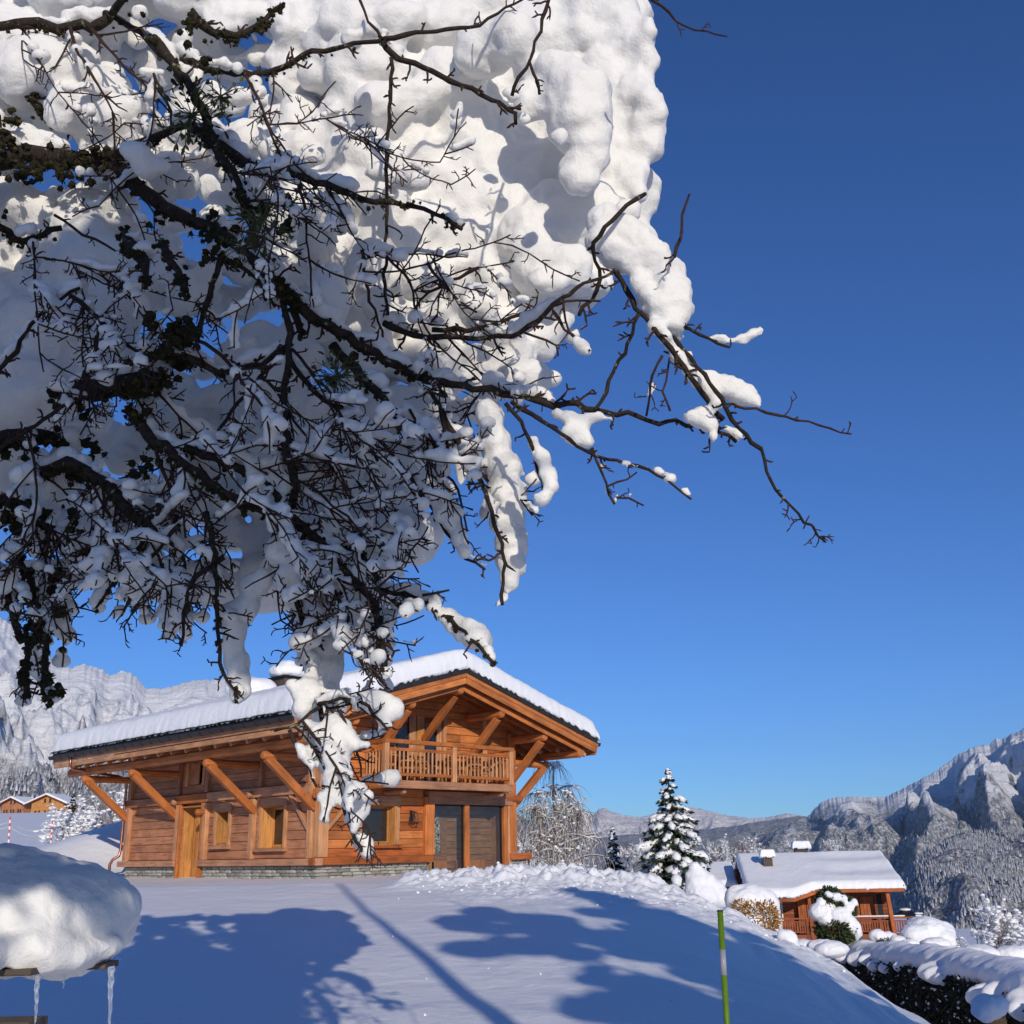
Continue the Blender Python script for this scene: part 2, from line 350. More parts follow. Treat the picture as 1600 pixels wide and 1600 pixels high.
def make_ground():
    az = np.concatenate([np.arange(-180, -50, 4.0), np.arange(-50, -32, 0.5), np.arange(-32, 33, 0.10), np.arange(33, 50, 0.5), np.arange(50, 181, 4.0)])
    r = np.concatenate([np.linspace(0.3, 9, 40)[:-1], np.linspace(9, 30, 330)[:-1], np.geomspace(30, 130, 130)[:-1], np.geomspace(130, 2500, 50)])
    A, Rr = np.meshgrid(np.radians(az), r, indexing='ij'); X = np.sin(A)*Rr; Y = np.cos(A)*Rr
    Z = H(X, Y); Z = np.where(Y < 0, Z-0*Y, Z)
    return grid_mesh('snowy_ground', np.stack([X, Y, Z], -1), len(az), len(r), M['snow_ground'], 'structure')
make_ground()
# ------------------------------------------------------------------ mountains
def mat_mountain(name, rock, rockd, forest_line, soft, snow=(0.80, 0.81, 0.84), sc=1.0, forest=(0.20, 0.21, 0.22), rslope=(0.52, 0.66)):
    """snow on gentle ground, strata rock on cliffs, frosted forest below forest_line (metres)"""
    m, n, l, b = new_mat(name); g = N(n, 'ShaderNodeNewGeometry'); sp = N(n, 'ShaderNodeSeparateXYZ'); l.new(g.outputs['Position'], sp.inputs[0])
    sn = N(n, 'ShaderNodeSeparateXYZ'); l.new(g.outputs['Normal'], sn.inputs[0])
    nz = N(n, 'ShaderNodeTexNoise', Scale=0.012*sc, Detail=9.0, Roughness=0.68); l.new(g.outputs['Position'], nz.inputs['Vector'])
    ma = N(n, 'ShaderNodeMath', operation='MULTIPLY_ADD'); l.new(nz.outputs['Fac'], ma.inputs[0]); ma.inputs[1].default_value = 0.75; l.new(sn.outputs['Z'], ma.inputs[2])
    sub = N(n, 'ShaderNodeMath', operation='SUBTRACT'); l.new(ma.outputs[0], sub.inputs[0]); sub.inputs[1].default_value = 0.375
    cr = ramp(n, [(rslope[0], (0, 0, 0)), (rslope[1], (1, 1, 1))]); l.new(sub.outputs[0], cr.inputs[0])
    mp = N(n, 'ShaderNodeMapping'); mp.inputs['Scale'].default_value = (0.004*sc, 0.004*sc, 0.055*sc); l.new(g.outputs['Position'], mp.inputs['Vector'])
    st = N(n, 'ShaderNodeTexNoise', Scale=1.0, Detail=8.0, Roughness=0.65, Distortion=0.4); l.new(mp.outputs[0], st.inputs['Vector'])
    rr = ramp(n, [(0.35, rockd), (0.5, rock), (0.62, snow)]); l.new(st.outputs['Fac'], rr.inputs[0])
    mx = N(n, 'ShaderNodeMixRGB'); l.new(cr.outputs[0], mx.inputs[0]); l.new(rr.outputs[0], mx.inputs[1]); mx.inputs[2].default_value = (*snow, 1)
    # forest
    fn = N(n, 'ShaderNodeTexNoise', Scale=0.05*sc, Detail=4.0, Roughness=0.7); l.new(g.outputs['Position'], fn.inputs['Vector'])
    mpf = N(n, 'ShaderNodeMapping'); mpf.inputs['Scale'].default_value = (0.16*sc, 0.16*sc, 0.07*sc); l.new(g.outputs['Position'], mpf.inputs['Vector'])
    fv = N(n, 'ShaderNodeTexNoise', Scale=1.0, Detail=3.0, Roughness=0.8); l.new(mpf.outputs[0], fv.inputs['Vector'])
    fr = ramp(n, [(0.42, tuple(x*0.45 for x in forest)), (0.52, forest), (0.62, (0.66, 0.67, 0.70))]); l.new(fv.outputs['Fac'], fr.inputs[0])
    fz = N(n, 'ShaderNodeMath', operation='MULTIPLY_ADD'); l.new(nz.outputs['Fac'], fz.inputs[0]); fz.inputs[1].default_value = soft*3; l.new(sp.outputs['Z'], fz.inputs[2])
    fc = N(n, 'ShaderNodeMapRange'); l.new(fz.outputs[0], fc.inputs['Value']); fc.inputs['From Min'].default_value = forest_line-soft*0.3+soft*1.5; fc.inputs['From Max'].default_value = forest_line+soft*0.3+soft*1.5
    fc.inputs['To Min'].default_value = 1; fc.inputs['To Max'].default_value = 0
    m2 = N(n, 'ShaderNodeMixRGB'); l.new(fc.outputs[0], m2.inputs[0]); l.new(mx.outputs[0], m2.inputs[1]); l.new(fr.outputs[0], m2.inputs[2])
    l.new(m2.outputs[0], b.inputs['Base Color']); b.inputs['Roughness'].default_value = 0.9; b.inputs['Specular IOR Level'].default_value = 0.0
    b1 = N(n, 'ShaderNodeBump', Strength=1.0, Distance=14.0/sc); l.new(st.outputs['Fac'], b1.inputs['Height'])
    b2 = N(n, 'ShaderNodeBump', Strength=1.0, Distance=18.0/sc); l.new(nz.outputs['Fac'], b2.inputs['Height']); l.new(b1.outputs[0], b2.inputs['Normal'])
    l.new(b2.outputs[0], b.inputs['Normal'])
    return m
def azel(x, y):
    v = at(x, y, 1.0); return math.atan2(v[0], v[1]), v[2]/math.hypot(v[0], v[1])
def mountain(name, sky_px, D0, D1, zb, shape, mat, nu=700, nv=170, rough=0.12, freq=5, seed=0.0, back=1.5, sharp=0.0, crestn=0.012, gully=None, rib=None, saw=None):
    """terrain patch whose far ridge follows sky_px; shape(t, az) gives the rise from foot (t=0) to ridge (t=1)"""
    ae = np.array([azel(x, y) for x, y in sky_px]); a = np.linspace(ae[0, 0], ae[-1, 0], nu); el = np.interp(a, ae[:, 0], ae[:, 1])
    el = el+crestn*0.25*fbm(np.stack([a*260, a*0+seed, a*0], 1), 4)+crestn*0.12*np.abs(fbm(np.stack([a*700, a*0+seed, a*0+3], 1), 3))
    t = np.concatenate([np.linspace(0, 1, nv), np.linspace(1.02, back, 12)])
    A, T = np.meshgrid(a, t, indexing='ij'); D = D0+(D1-D0)*np.minimum(T, 1)+(T-1).clip(0)*(D1-D0)
    top = (el*D1)[:, None]
    s = shape(np.clip(T, 0, 1), A); el_s = el.copy()
    for _ in range(60): el_s[1:-1] = .25*el_s[:-2]+.5*el_s[1:-1]+.25*el_s[2:]
    tw_ = np.clip((T-.86)/.14, 0, 1)**1.5; hgt = zb+((el_s*D1)[:, None]*(1-tw_)+top*tw_-zb)*s
    X = np.sin(A)*D; Y = np.cos(A)*D
    if rib: 
        Q = np.stack([A*rib[0]+0.35*pnoise(np.stack([A.ravel()*rib[0]*.7, T.ravel()*3, 0*A.ravel()+seed], 1)).reshape(A.shape), T*1.6, 0*A+seed*2], -1).reshape(-1, 3); hgt = hgt+(np.sin(np.clip(T, 0, 1)*math.pi)**.6)*rib[1]*(ridged(Q, 4)-1.0).reshape(A.shape)
    if saw:
        wv = A+saw[0]*(.45*T+.55*fbm(np.stack([A.ravel()/saw[0]*.6, T.ravel()*2.2, 0*A.ravel()+saw[2]], 1), 3).reshape(A.shape)); u = (wv/saw[0]) % 1.0; f_ = np.where(u < .3, u/.3, 1-(u-.3)/.7); f_ = f_*f_*(3-2*f_)
        am = .65+.35*np.sin(np.floor(wv/saw[0])*2.3); hgt = hgt+(np.sin(np.clip(T, 0, 1)*math.pi)**.6)*saw[1]*(f_-.6)*am
    P = np.stack([X/D1*freq, Y/D1*freq, 0*X+seed], -1).reshape(-1, 3)
    env = np.sin(np.clip(T, 0, 1)*math.pi)**0.7*(1-0.45*sm(.75, 1, T))
    n = (ridged(P, 6)-1.0).reshape(X.shape)
    n2 = fbm(P*6+3, 4).reshape(X.shape)
    hgt = hgt+env*(top-zb)*(rough*n+rough*0.18*n2)
    if gully: hgt = hgt+env*(top-zb)*gully(A, T)
    lim = el[:, None]*D-(1-np.clip(T, 0, 1))*D1*.004; hgt = np.where(T < 1, np.minimum(hgt, lim-0.25*np.maximum(lim-hgt, 0)*0), hgt)
    hgt = np.where(T > 1, top-(top-zb)*0.9*(T-1)/(back-1), hgt)
    return grid_mesh(name, np.stack([X, Y, hgt], -1), len(a), len(t), mat, 'structure')
def stepshape(pts):
    xs = [p[0] for p in pts]; ys = [p[1] for p in pts]
    return lambda T, A: np.interp(T, xs, ys)
M['mtn_left'] = mat_mountain('left_mountain', (0.50, 0.46, 0.40), (0.28, 0.25, 0.23), 230, 70, sc=0.7, rslope=(0.22, 0.36), forest=(0.40, 0.40, 0.42))
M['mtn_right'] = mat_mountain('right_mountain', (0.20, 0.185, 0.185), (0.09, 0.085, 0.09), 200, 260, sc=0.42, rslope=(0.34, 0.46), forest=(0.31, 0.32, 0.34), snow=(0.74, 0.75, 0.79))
M['mtn_hill'] = mat_mountain('hill', (0.17, 0.145, 0.135), (0.07, 0.065, 0.065), 900, 100, sc=0.6, forest=(0.32, 0.32, 0.33))
M['mtn_far'] = mat_mountain('far_mountain', (0.6, 0.55, 0.52), (0.42, 0.40, 0.42), -2000, 60, snow=(0.86, 0.80, 0.77), sc=0.2, rslope=(0.12, 0.25))
sky_l = [(-420, 830), (-200, 900), (-60, 940), (0, 965), (30, 985), (60, 1008), (88, 1038), (110, 1045), (130, 1038), (160, 1046), (172, 1056), (190, 1048), (214, 1058), (222, 1072), (245, 1078), (262, 1076), (300, 1064), (345, 1062), (400, 1066), (460, 1082), (540, 1120), (640, 1180), (740, 1235), (840, 1290), (900, 1330)]
mountain('left_mountain', sky_l, 1200, 5200, -40, stepshape([(0, 0), (0.18, 0.06), (0.40, 0.17), (0.58, 0.28), (0.68, 0.40), (0.76, 0.60), (0.83, 0.68), (0.90, 0.78), (1, 1)]), M['mtn_left'], rough=0.16, freq=11, seed=1.3, nu=900, nv=280, rib=(16, 80), crestn=.007)
sky_f = [(790, 1300), (850, 1288), (900, 1278), (925, 1274), (936, 1264), (944, 1262), (955, 1268), (975, 1274), (1000, 1277), (1030, 1270), (1060, 1258), (1085, 1262), (1110, 1268), (1140, 1275), (1175, 1279), (1200, 1277), (1230, 1271), (1250, 1274), (1300, 1290)]
mountain('far_mountains', sky_f, 9500, 15500, -400, stepshape([(0, 0), (0.5, 0.35), (1, 1)]), M['mtn_far'], rough=0.10, freq=30, seed=4.1, nu=500, nv=90, crestn=0.003, rib=(40, 90))
sky_m = [(840, 1330), (900, 1316), (960, 1306), (1040, 1300), (1100, 1296), (1150, 1290), (1200, 1282), (1250, 1275), (1300, 1280), (1400, 1300), (1500, 1330)]
mountain('middle_hills', sky_m, 5000, 9500, -400, stepshape([(0, 0), (0.5, 0.5), (1, 1)]), M['mtn_hill'], rough=0.10, freq=12, seed=2.2, nu=500, nv=110, crestn=0.003, rib=(20, 60))
sky_r = [(1100, 1340), (1180, 1310), (1225, 1292), (1262, 1275), (1280, 1256), (1300, 1247), (1340, 1245), (1384, 1246), (1400, 1238), (1430, 1222), (1462, 1206), (1490, 1184), (1512, 1172), (1530, 1165), (1548, 1163), (1556, 1154), (1566, 1156), (1580, 1147), (1592, 1143), (1605, 1134), (1660, 1110), (1800, 1060), (2000, 1010)]
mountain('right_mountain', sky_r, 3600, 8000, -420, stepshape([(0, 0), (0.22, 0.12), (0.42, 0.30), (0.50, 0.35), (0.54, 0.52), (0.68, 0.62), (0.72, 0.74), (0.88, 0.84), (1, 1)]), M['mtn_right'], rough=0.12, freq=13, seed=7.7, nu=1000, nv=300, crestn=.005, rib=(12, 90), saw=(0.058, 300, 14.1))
sky_h = [(1300, 1500), (1345, 1440), (1380, 1400), (1410, 1372), (1445, 1335), (1475, 1312), (1505, 1301), (1560, 1300), (1600, 1304), (1680, 1300), (1850, 1300), (2000, 1290)]
mountain('wooded_hill', sky_h, 1400, 3400, -300, stepshape([(0, 0), (0.5, 0.55), (1, 1)]), M['mtn_hill'], rough=0.10, freq=9, seed=5.5, nu=500, nv=130, crestn=0.004, rib=(14, 30), saw=(0.16, 110, 3.3))
def forest(name, x0, x1, Dlo, Dhi, src, n, hgt, zmin=None, zmax=None):
    """far conifers, one joined mesh; they stand on the terrain patch src"""
    me = src.data; k = len(me.vertices); P = np.empty(k*3); me.vertices.foreach_get('co', P); P = P.reshape(-1, 3)
    az = np.arctan2(P[:, 0], P[:, 1]); D = np.hypot(P[:, 0], P[:, 1])
    ok = (az > azel(x0, 1300)[0]) & (az < azel(x1, 1300)[0]) & (D > Dlo) & (D < Dhi)
    if zmax is not None: ok &= P[:, 2] < zmax+30*fbm(P*0.004, 2)
    ok &= fbm(P*0.006+9, 3) > -0.25
    Q = P[ok]; 
    if not len(Q): return
    Q = Q[rng.integers(0, len(Q), n)]; st = D.max()*0.002; Q = Q+np.stack([rng.uniform(-1, 1, n)*st, rng.uniform(-1, 1, n)*st, 0*Q[:, 0]], 1)
    h = hgt*rng.uniform(0.6, 1.25, n); r = h*0.2; ang = rng.uniform(0, 6.28, n)
    V = np.zeros((n, 5, 3)); 
    for i in range(4):
        V[:, i] = Q+np.stack([np.cos(ang+i*1.571)*r, np.sin(ang+i*1.571)*r, -h*0.15], 1)
    V[:, 4] = Q+np.stack([0*h, 0*h, h], 1); b = np.arange(n)*5
    F = np.concatenate([np.stack([b+i, b+(i+1) % 4, b+4], 1) for i in range(4)])
    me2 = bpy.data.meshes.new(name); me2.vertices.add(n*5); me2.vertices.foreach_set('co', V.ravel()); me2.loops.add(F.size); me2.loops.foreach_set('vertex_index', F.ravel().astype(np.int32))
    me2.polygons.add(len(F)); me2.polygons.foreach_set('loop_start', np.arange(len(F), dtype=np.int32)*3); me2.update(calc_edges=True)
    m = M['far_tree']; me2.materials.append(m); o = add_obj(name, me2, None, None, False, 'stuff')
    tag(o, cat='forest'); return o
def mat_fartree():
    m, n, l, b = new_mat('frosted_conifers'); g = N(n, 'ShaderNodeNewGeometry'); a = N(n, 'ShaderNodeTexNoise', Scale=0.05, Detail=3.0, Roughness=0.8); l.new(g.outputs['Position'], a.inputs['Vector'])
    r = ramp(n, [(0.36, (0.25, 0.255, 0.26)), (0.5, (0.42, 0.42, 0.43)), (0.62, (0.62, 0.63, 0.65))]); l.new(a.outputs['Fac'], r.inputs[0]); l.new(r.outputs[0], b.inputs['Base Color']); b.inputs['Roughness'].default_value = 0.9; return m
M['far_tree'] = mat_fartree()
o = forest('frosted_forest', 1300, 2000, 1400, 3500, bpy.data.objects['wooded_hill'], 26000, 12); tag(o, 'dense frosted conifer forest covering the rounded hill at the right edge')
o = forest('frosted_forest', 1100, 1900, 3600, 6000, bpy.data.objects['right_mountain'], 14000, 13, zmax=60); tag(o, 'frosted forest on the lower slopes below the right-hand cliffs')
o = forest('frosted_forest', -420, 330, 1200, 3300, bpy.data.objects['left_mountain'], 24000, 12, zmax=240); tag(o, 'grey frosted forest at the foot of the left snowy mountain')
# ------------------------------------------------------------------ main chalet  (local X: along gable wall, local Y: along eave wall, away)
CH0 = at(494.5, 1350, 1.0); CH0 = CH0*(33/math.hypot(CH0[0], CH0[1]))
CHA = math.radians(46.35)
W, LN, RIDGE = 8.45, 12.0, 4.22
def roofz(x): return 5.85-0.29*abs(x-RIDGE)
def build_chalet():
    R = empty('timber_chalet', CH0, CHA, 'large orange larch chalet with balcony and snow-laden roof in the middle of the photo', 'chalet')
    def backing(mb, axis, s0, s1, z0, z1, holes):
        ss = sorted(set([s0, s1]+[h for q in holes for h in q[:2] if s0 < h < s1])); zz = sorted(set([z0, z1]+[h for q in holes for h in q[2:] if z0 < h < z1]))
        for a, b in zip(ss, ss[1:]):
            for c, d in zip(zz, zz[1:]):
                if any(q[0] < (a+b)/2 < q[1] and q[2] < (c+d)/2 < q[3] for q in holes): continue
                if axis == 'Y': mb.box((0.12, a, c), (0.2, b, d))
                else: mb.box((a, 0.12, c), (b, 0.2, d))
    wall_e = MB(); backing(wall_e, 'Y', 0.1, LN-.05, 0.0, 3.95, [(6.55, 8.1, -1, 1.95), (5.0, 5.75, 0.6, 1.7), (1.78, 3.05, 0.48, 1.75), (6.83, 7.82, 2.63, 3.44)])
    # ---- eave wall and gable wall, each built of boards
    def planks(wall, horiz, face, z0, z1, span, holes, breaks, mat, hh=0.205, top=None, depth=0.05, mats=None):
        z = z0; k = 0
        while z < z1-0.06:
            h = min(hh, z1-z); a, b = span
            if top:
                a, b = top(z+h*0.5, a, b)
                if b-a < 0.1: break
            cuts = sorted([(h0, h1) for (h0, h1, v0, v1) in holes if v0 < z+h*0.5 < v1]+[(q-0.001, q+0.001) for q in breaks if a < q < b])
            segs = []; c = a
            for h0, h1 in cuts:
                if h0 > c+0.02: segs.append((c, min(h0, b)))
                c = max(c, h1)
            if c < b-0.02: segs.append((c, b))
            for s0, s1 in segs:
                if s1-s0 < 0.05: continue
                mm = mats(z, s0) if mats else mat; e = 0.004+0.006*random.random()
                if horiz == 'Y': frame_obj('board', (face+depth/2-e, s0+.002, z+h/2), (face+depth/2-e, s1-.002, z+h/2), depth, h-0.012, mm, wall, ch=0.012)
                else: frame_obj('board', (s0+.002, face+depth/2-e, z+h/2), (s1-.002, face+depth/2-e, z+h/2), depth, h-0.012, mm, wall, ch=0.012)
            z += h; k += 1
    we = wall_e.build('wall', M['weathered'], R)
    holesE = [(6.6, 8.05, -1, 1.95), (5.0, 5.75, 0.6, 1.7), (1.78, 3.05, 0.48, 1.75), (6.8, 7.85, 2.62, 3.45)]
    planks(we, 'Y', 0.03, 0.17, 2.06, (0.26, LN-0.02), holesE, [3.5, 8.2, 6.4, 11.85], M['weathered'], 0.27, depth=0.06)
    planks(we, 'Y', 0.03, 2.36, 4.1, (0.26, LN-0.02), holesE, [3.5, 8.2, 6.4], M['weathered'], 0.27, depth=0.06)
    wg = MB(); backing(wg, 'X', 0.1, W-.05, 0.0, 4.4, [(1.66, 3.02, 0.52, 1.72), (4.3, 8.2, -1, 2.3), (2.98, 5.07, 2.3, 4.72)])
    wg.add([(0.1, .12, 4.4), (W-.1, .12, 4.4), (RIDGE, .12, 5.75), (0.1, .2, 4.4), (W-.1, .2, 4.4), (RIDGE, .2, 5.75)], [(0, 1, 2), (5, 4, 3), (0, 2, 5, 3), (1, 4, 5, 2), (0, 3, 4, 1)])
    wgo = wg.build('gable_wall', M['larch'], R)
    holesG = [(1.66, 3.02, 0.52, 1.72), (4.5, 8.2, -1, 2.3), (2.95, 5.1, 2.3, 4.72)]
    def gm(z, s): return M['larch_red'] if 0.72 < z < 1.1 or z < 0.35 or random.random() < 0.2 else M['larch']
    planks(wgo, 'X', 0.03, 0.17, 2.3, (0.26, 4.2), holesG, [], M['larch'], 0.26, mats=gm, depth=0.06)
    def tri(z, a, b):
        e = max(0, (5.75-z)/0.29); return max(a, RIDGE-e), min(b, RIDGE+e)
    planks(wgo, 'X', 0.03, 2.3, 5.7, (0.26, W-0.2), holesG, [5.9, 7.0], M['larch'], 0.26, top=tri, depth=0.06)
    rw = MB(); rw.box((W-0.1, 0.2, 0), (W-0.02, LN, 4.4)); rw.box((0.15, LN-0.08, 0), (W-.1, LN, 4.4)); rw.box((0.2, 0.2, 2.2), (W-.2, LN-.1, 2.28)); rwo = rw.build('rear_wall', M['larch'], R)
    # ---- stone plinth
    pl = MB(); pl.box((0.05, 0.05, -1.1), (0.25, 6.5, -0.02)); pl.box((0.05, 8.14, -1.1), (0.25, LN, -0.02)); pl.box((0.25, 0.05, -1.1), (4.5, 0.25, -0.02)); pl.box((8.18, 0.05, -1.1), (9.15, 0.9, -0.02)); pl.box((8.2, 0.9, -1.1), (W, LN, -.02)); plo = pl.build('stone_plinth', M['mortar'], R)
    stones = []
    for k in range(10):
        V0, F0 = ico(1); V = V0*np.array([1, 1, 1.0]); V = np.sign(V)*np.abs(V)**0.45; V *= 1+0.12*rng.uniform(-1, 1, V.shape); mb = MB(); mb.add(V*0.5, F0); stones.append(mb.mesh('stone', [M['stone']]))
    cnt = 0
    def stone(p, yaw, L, h):
        o = bpy.data.objects.new('stone', random.choice(stones)); COL.objects.link(o); o.parent = plo
        o.location = p; o.rotation_euler = (0, 0, yaw); o.scale = (L*1.04, 0.11, h*1.05)
    z = -0.44
    while z < -0.04:
        h = random.uniform(0.075, 0.12); h = min(h, -0.02-z)
        for (ax, lo, hi, face) in (('Y', 0.02, 6.5, 0.06), ('Y', 8.15, LN, 0.06), ('X', 0.02, 4.5, 0.06), ('X', 8.2, 9.12, 0.06)):
            s = lo
            while s < hi-0.05:
                L = min(random.uniform(0.22, 0.5), hi-s); c = s+L/2; cnt += 1
                dp = random.uniform(-0.015, 0.012)
                if ax == 'Y': stone((face+dp, c, z+h/2), math.pi/2, L, h)
                else: stone((c, face+dp, z+h/2), 0, L, h)
                s += L
        z += h
    # ---- sills, posts, beams
    P = lambda n, a, b, w, h, m, **k: frame_obj(n, a, b, w, h, M[m], R, **k)
    P('sill_beam', (-0.06, LN+0.25, 0.06), (-0.06, 8.12, 0.06), 0.26, 0.2, 'beam_grey'); P('sill_beam', (-0.06, 6.55, 0.06), (-0.06, -0.2, 0.06), 0.26, 0.2, 'beam_grey')
    P('sill_beam', (-0.25, -0.06, 0.07), (4.5, -0.06, 0.07), 0.24, 0.22, 'larch_red'); P('sill_beam', (8.1, -0.06, 0.07), (9.2, -0.06, 0.07), 0.24, 0.22, 'larch_red')
    for y in (8.22, 3.5): P('post', (-0.03, y, 0.17), (-0.03, y, 2.02), 0.22, 0.18, 'beam_pale', up=(1, 0, 0))
    P('post', (-0.03, 6.38, 0.17), (-0.03, 6.38, 2.02), 0.2, 0.18, 'beam_pale', up=(1, 0, 0))
    P('post', (-0.03, 6.38, 2.37), (-0.03, 6.38, 4.0), 0.2, 0.18, 'beam_grey', up=(1, 0, 0)); P('post', (-0.02, 8.3, 2.37), (-0.02, 8.3, 4.0), 0.14, 0.16, 'weathered', up=(1, 0, 0))
    P('post', (-0.02, 3.1, 2.37), (-0.02, 3.1, 4.0), 0.14, 0.16, 'weathered', up=(1, 0, 0))
    P('post', (-0.02, LN-0.1, 0.17), (-0.02, LN-0.1, 4.0), 0.24, 0.22, 'beam_grey', up=(1, 0, 0))
    P('corner_post', (-0.02, 0.33, 0.17), (-0.02, 0.33, 3.6), 0.22, 0.18, 'beam_pale', up=(1, 0, 0))
    P('corner_post', (0.13, 0.0, 0.19), (0.13, 0.0, 4.6), 0.36, 0.26, 'beam_pale', up=(0, 1, 0))
    P('beam', (-0.05, LN+0.1, 2.2), (-0.05, 8.32, 2.2), 0.17, 0.28, 'weathered'); P('beam', (-0.05, 8.3, 2.19), (-0.05, 6.3, 2.19), 0.2, 0.3, 'beam'); P('beam', (-0.05, 6.28, 2.2), (-0.05, 0.3, 2.2), 0.17, 0.3, 'beam_grey')
    P('beam', (0.5, 6.45, 1.72), (-0.4, 6.45, 1.72), 0.2, 0.2, 'beam', ends='round'); P('beam', (0.2, 8.35, 2.12), (-0.28, 8.35, 2.12), 0.2, 0.2, 'beam_grey', ends='round'); P('beam', (0.2, 3.5, 2.15), (-0.3, 3.5, 2.15), 0.2, 0.2, 'beam_grey', ends='round')
    P('beam', (-0.22, -0.07, 2.02), (1.15, -0.07, 2.02), 0.22, 0.27, 'larch', ends='round')
    P('diagonal_brace', (-0.02, 0.42, 1.0), (-0.02, 1.45, 2.06), 0.12, 0.14, 'beam_grey', up=(1, 0, 0)); P('diagonal_brace', (0.3, -0.03, 1.0), (1.15, -0.03, 1.8), 0.12, 0.14, 'beam_pale', up=(0, 1, 0))
    P('wall_plate', (0.05, LN+0.4, 3.95), (0.05, -0.2, 3.95), 0.2, 0.24, 'weathered')
    # ---- eave consoles and braces, purlins
    for y in (0.2, 3.45, 8.4, 12.0):
        P('console_beam', (0.1, y, 3.08), (-1.95, y, 3.08), 0.24, 0.24, 'beam', ends='round')
        P('console_brace', (-0.02, y, 1.62), (-1.78, y, 3.02), 0.2, 0.24, 'beam')
    for (x, z, y1) in ((4.22, 5.33, -1.85), (6.2, 4.72, -1.78), (8.4, 4.08, -1.72), (10.15, 3.58, -1.85), (2.2, 4.72, -1.78), (0.05, 4.08, -1.7), (-1.7, 3.38, -1.85)):
        P('purlin', (x, LN+1.6, z), (x, y1, z), 0.26, 0.3, 'beam', ends='round')
        if -1 < x < 9:
            P('gable_brace', (x, 0.0, z-1.45), (x, -1.5, z-0.16), 0.2, 0.22, 'beam')
    for y in (0.05, LN): 
        P('console_beam', (W-0.1, y, 3.28), (W+1.95, y, 3.28), 0.24, 0.24, 'beam', ends='round'); P('console_brace', (W+0.02, y, 1.75), (W+1.75, y, 3.2), 0.2, 0.24, 'beam')
    P('corner_post', (W-0.13, 0.0, 0.19), (W-0.13, 0.0, 4.3), 0.36, 0.26, 'beam', up=(0, 1, 0)); P('beam', (W-0.5, -0.07, 2.02), (W+0.35, -0.07, 2.02), 0.24, 0.26, 'larch_red', ends='round')
    P('wall_plate', (0.2, -0.02, 3.2), (3.0, -0.02, 3.2), 0.14, 0.2, 'larch'); P('wall_plate', (5.15, -0.02, 3.45), (W-.3, -0.02, 3.45), 0.14, 0.18, 'larch')
    for x in (7.0,): P('post', (x, -0.02, 2.45), (x, -0.02, roofz(x)-0.35), 0.2, 0.16, 'beam_pale', up=(0, 1, 0))
    # ---- roof
    y0, y1 = -2.05, LN+1.7
    for sgn, xe, nm in ((-1, -2.42, 'roof'), (1, 10.86, 'roof')):
        zE = roofz(xe); mb = MB()
        mb.add([(RIDGE, y0, 5.85), (xe, y0, zE), (xe, y1, zE), (RIDGE, y1, 5.85), (RIDGE, y0, 6.1), (xe, y0, zE+0.22), (xe, y1, zE+0.22), (RIDGE, y1, 6.1)],
               [(0, 1, 2, 3), (7, 6, 5, 4), (0, 4, 5, 1), (1, 5, 6, 2), (2, 6, 7, 3)] if sgn < 0 else [(3, 2, 1, 0), (4, 5, 6, 7), (1, 5, 4, 0), (2, 6, 5, 1), (3, 7, 6, 2)])
        rf = mb.build(nm, M['roofing'], R)
        # soffit boards (run along Y)
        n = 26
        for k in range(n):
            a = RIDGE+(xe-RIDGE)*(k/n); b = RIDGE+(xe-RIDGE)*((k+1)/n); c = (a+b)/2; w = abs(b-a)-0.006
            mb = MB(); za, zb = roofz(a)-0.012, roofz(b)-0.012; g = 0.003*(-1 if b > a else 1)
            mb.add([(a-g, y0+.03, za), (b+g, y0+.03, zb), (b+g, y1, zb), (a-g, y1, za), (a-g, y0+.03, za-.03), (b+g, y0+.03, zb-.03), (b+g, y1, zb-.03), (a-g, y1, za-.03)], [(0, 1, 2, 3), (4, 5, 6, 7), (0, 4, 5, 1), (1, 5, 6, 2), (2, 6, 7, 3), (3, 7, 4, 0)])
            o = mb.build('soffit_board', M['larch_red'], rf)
        # rake boards
        s = 1 if sgn > 0 else -1
        for (yy, dz, hh, xx, m_) in ((y0+0.0, 0.075, 0.13, xe, 'beam'), (y0+0.02, 0.245, 0.20, xe-s*0.06, 'larch'), (y0+0.26, 0.44, 0.16, xe-s*0.5, 'beam')):
            frame_obj('barge_board', (RIDGE-s*0.0, yy, roofz(RIDGE)-dz-0.0), (xx, yy, roofz(xx)-dz), 0.05, hh, M[m_], rf, up=(0, 0, 1))
        # rafters
        y = y0+0.55
        while y < y1-0.1:
            frame_obj('rafter', (RIDGE-s*0.0+s*0.05, y, roofz(RIDGE)-0.14), (xe+(-s)*0.25, y, roofz(xe-s*.25)-0.14), 0.10, 0.18, M['beam'], rf)
            y += 0.72
        # eave boards and gutter
        xx = xe-s*0.06
        frame_obj('fascia_board', (xx, y0+.03, zE-0.13), (xx, y1, zE-0.13), 0.05, 0.17, M['beam_grey'], rf); frame_obj('fascia_board', (xx-s*0.05, y0+.03, zE-0.31), (xx-s*0.05, y1, zE-0.31), 0.05, 0.17, M['beam_pale'] if s < 0 else M['beam'], rf)
        yq = y0+.3
        while yq < y1-.2: frame_obj('rafter_tail', (xe-s*.95, yq, zE-.33+.2), (xe-s*.40, yq, zE-.40), .11, .14, M['beam_pale'], rf); yq += .9
        gu = MB(); n = 9; ring = []
        ys = np.linspace(y0-0.02, y1+.02, 2)
        ar = np.linspace(math.pi, 2*math.pi, n); V = []
        for yv in ys: V += [(xe+s*0.07+math.cos(t)*0.095, yv, zE+0.04+math.sin(t)*0.13) for t in ar]
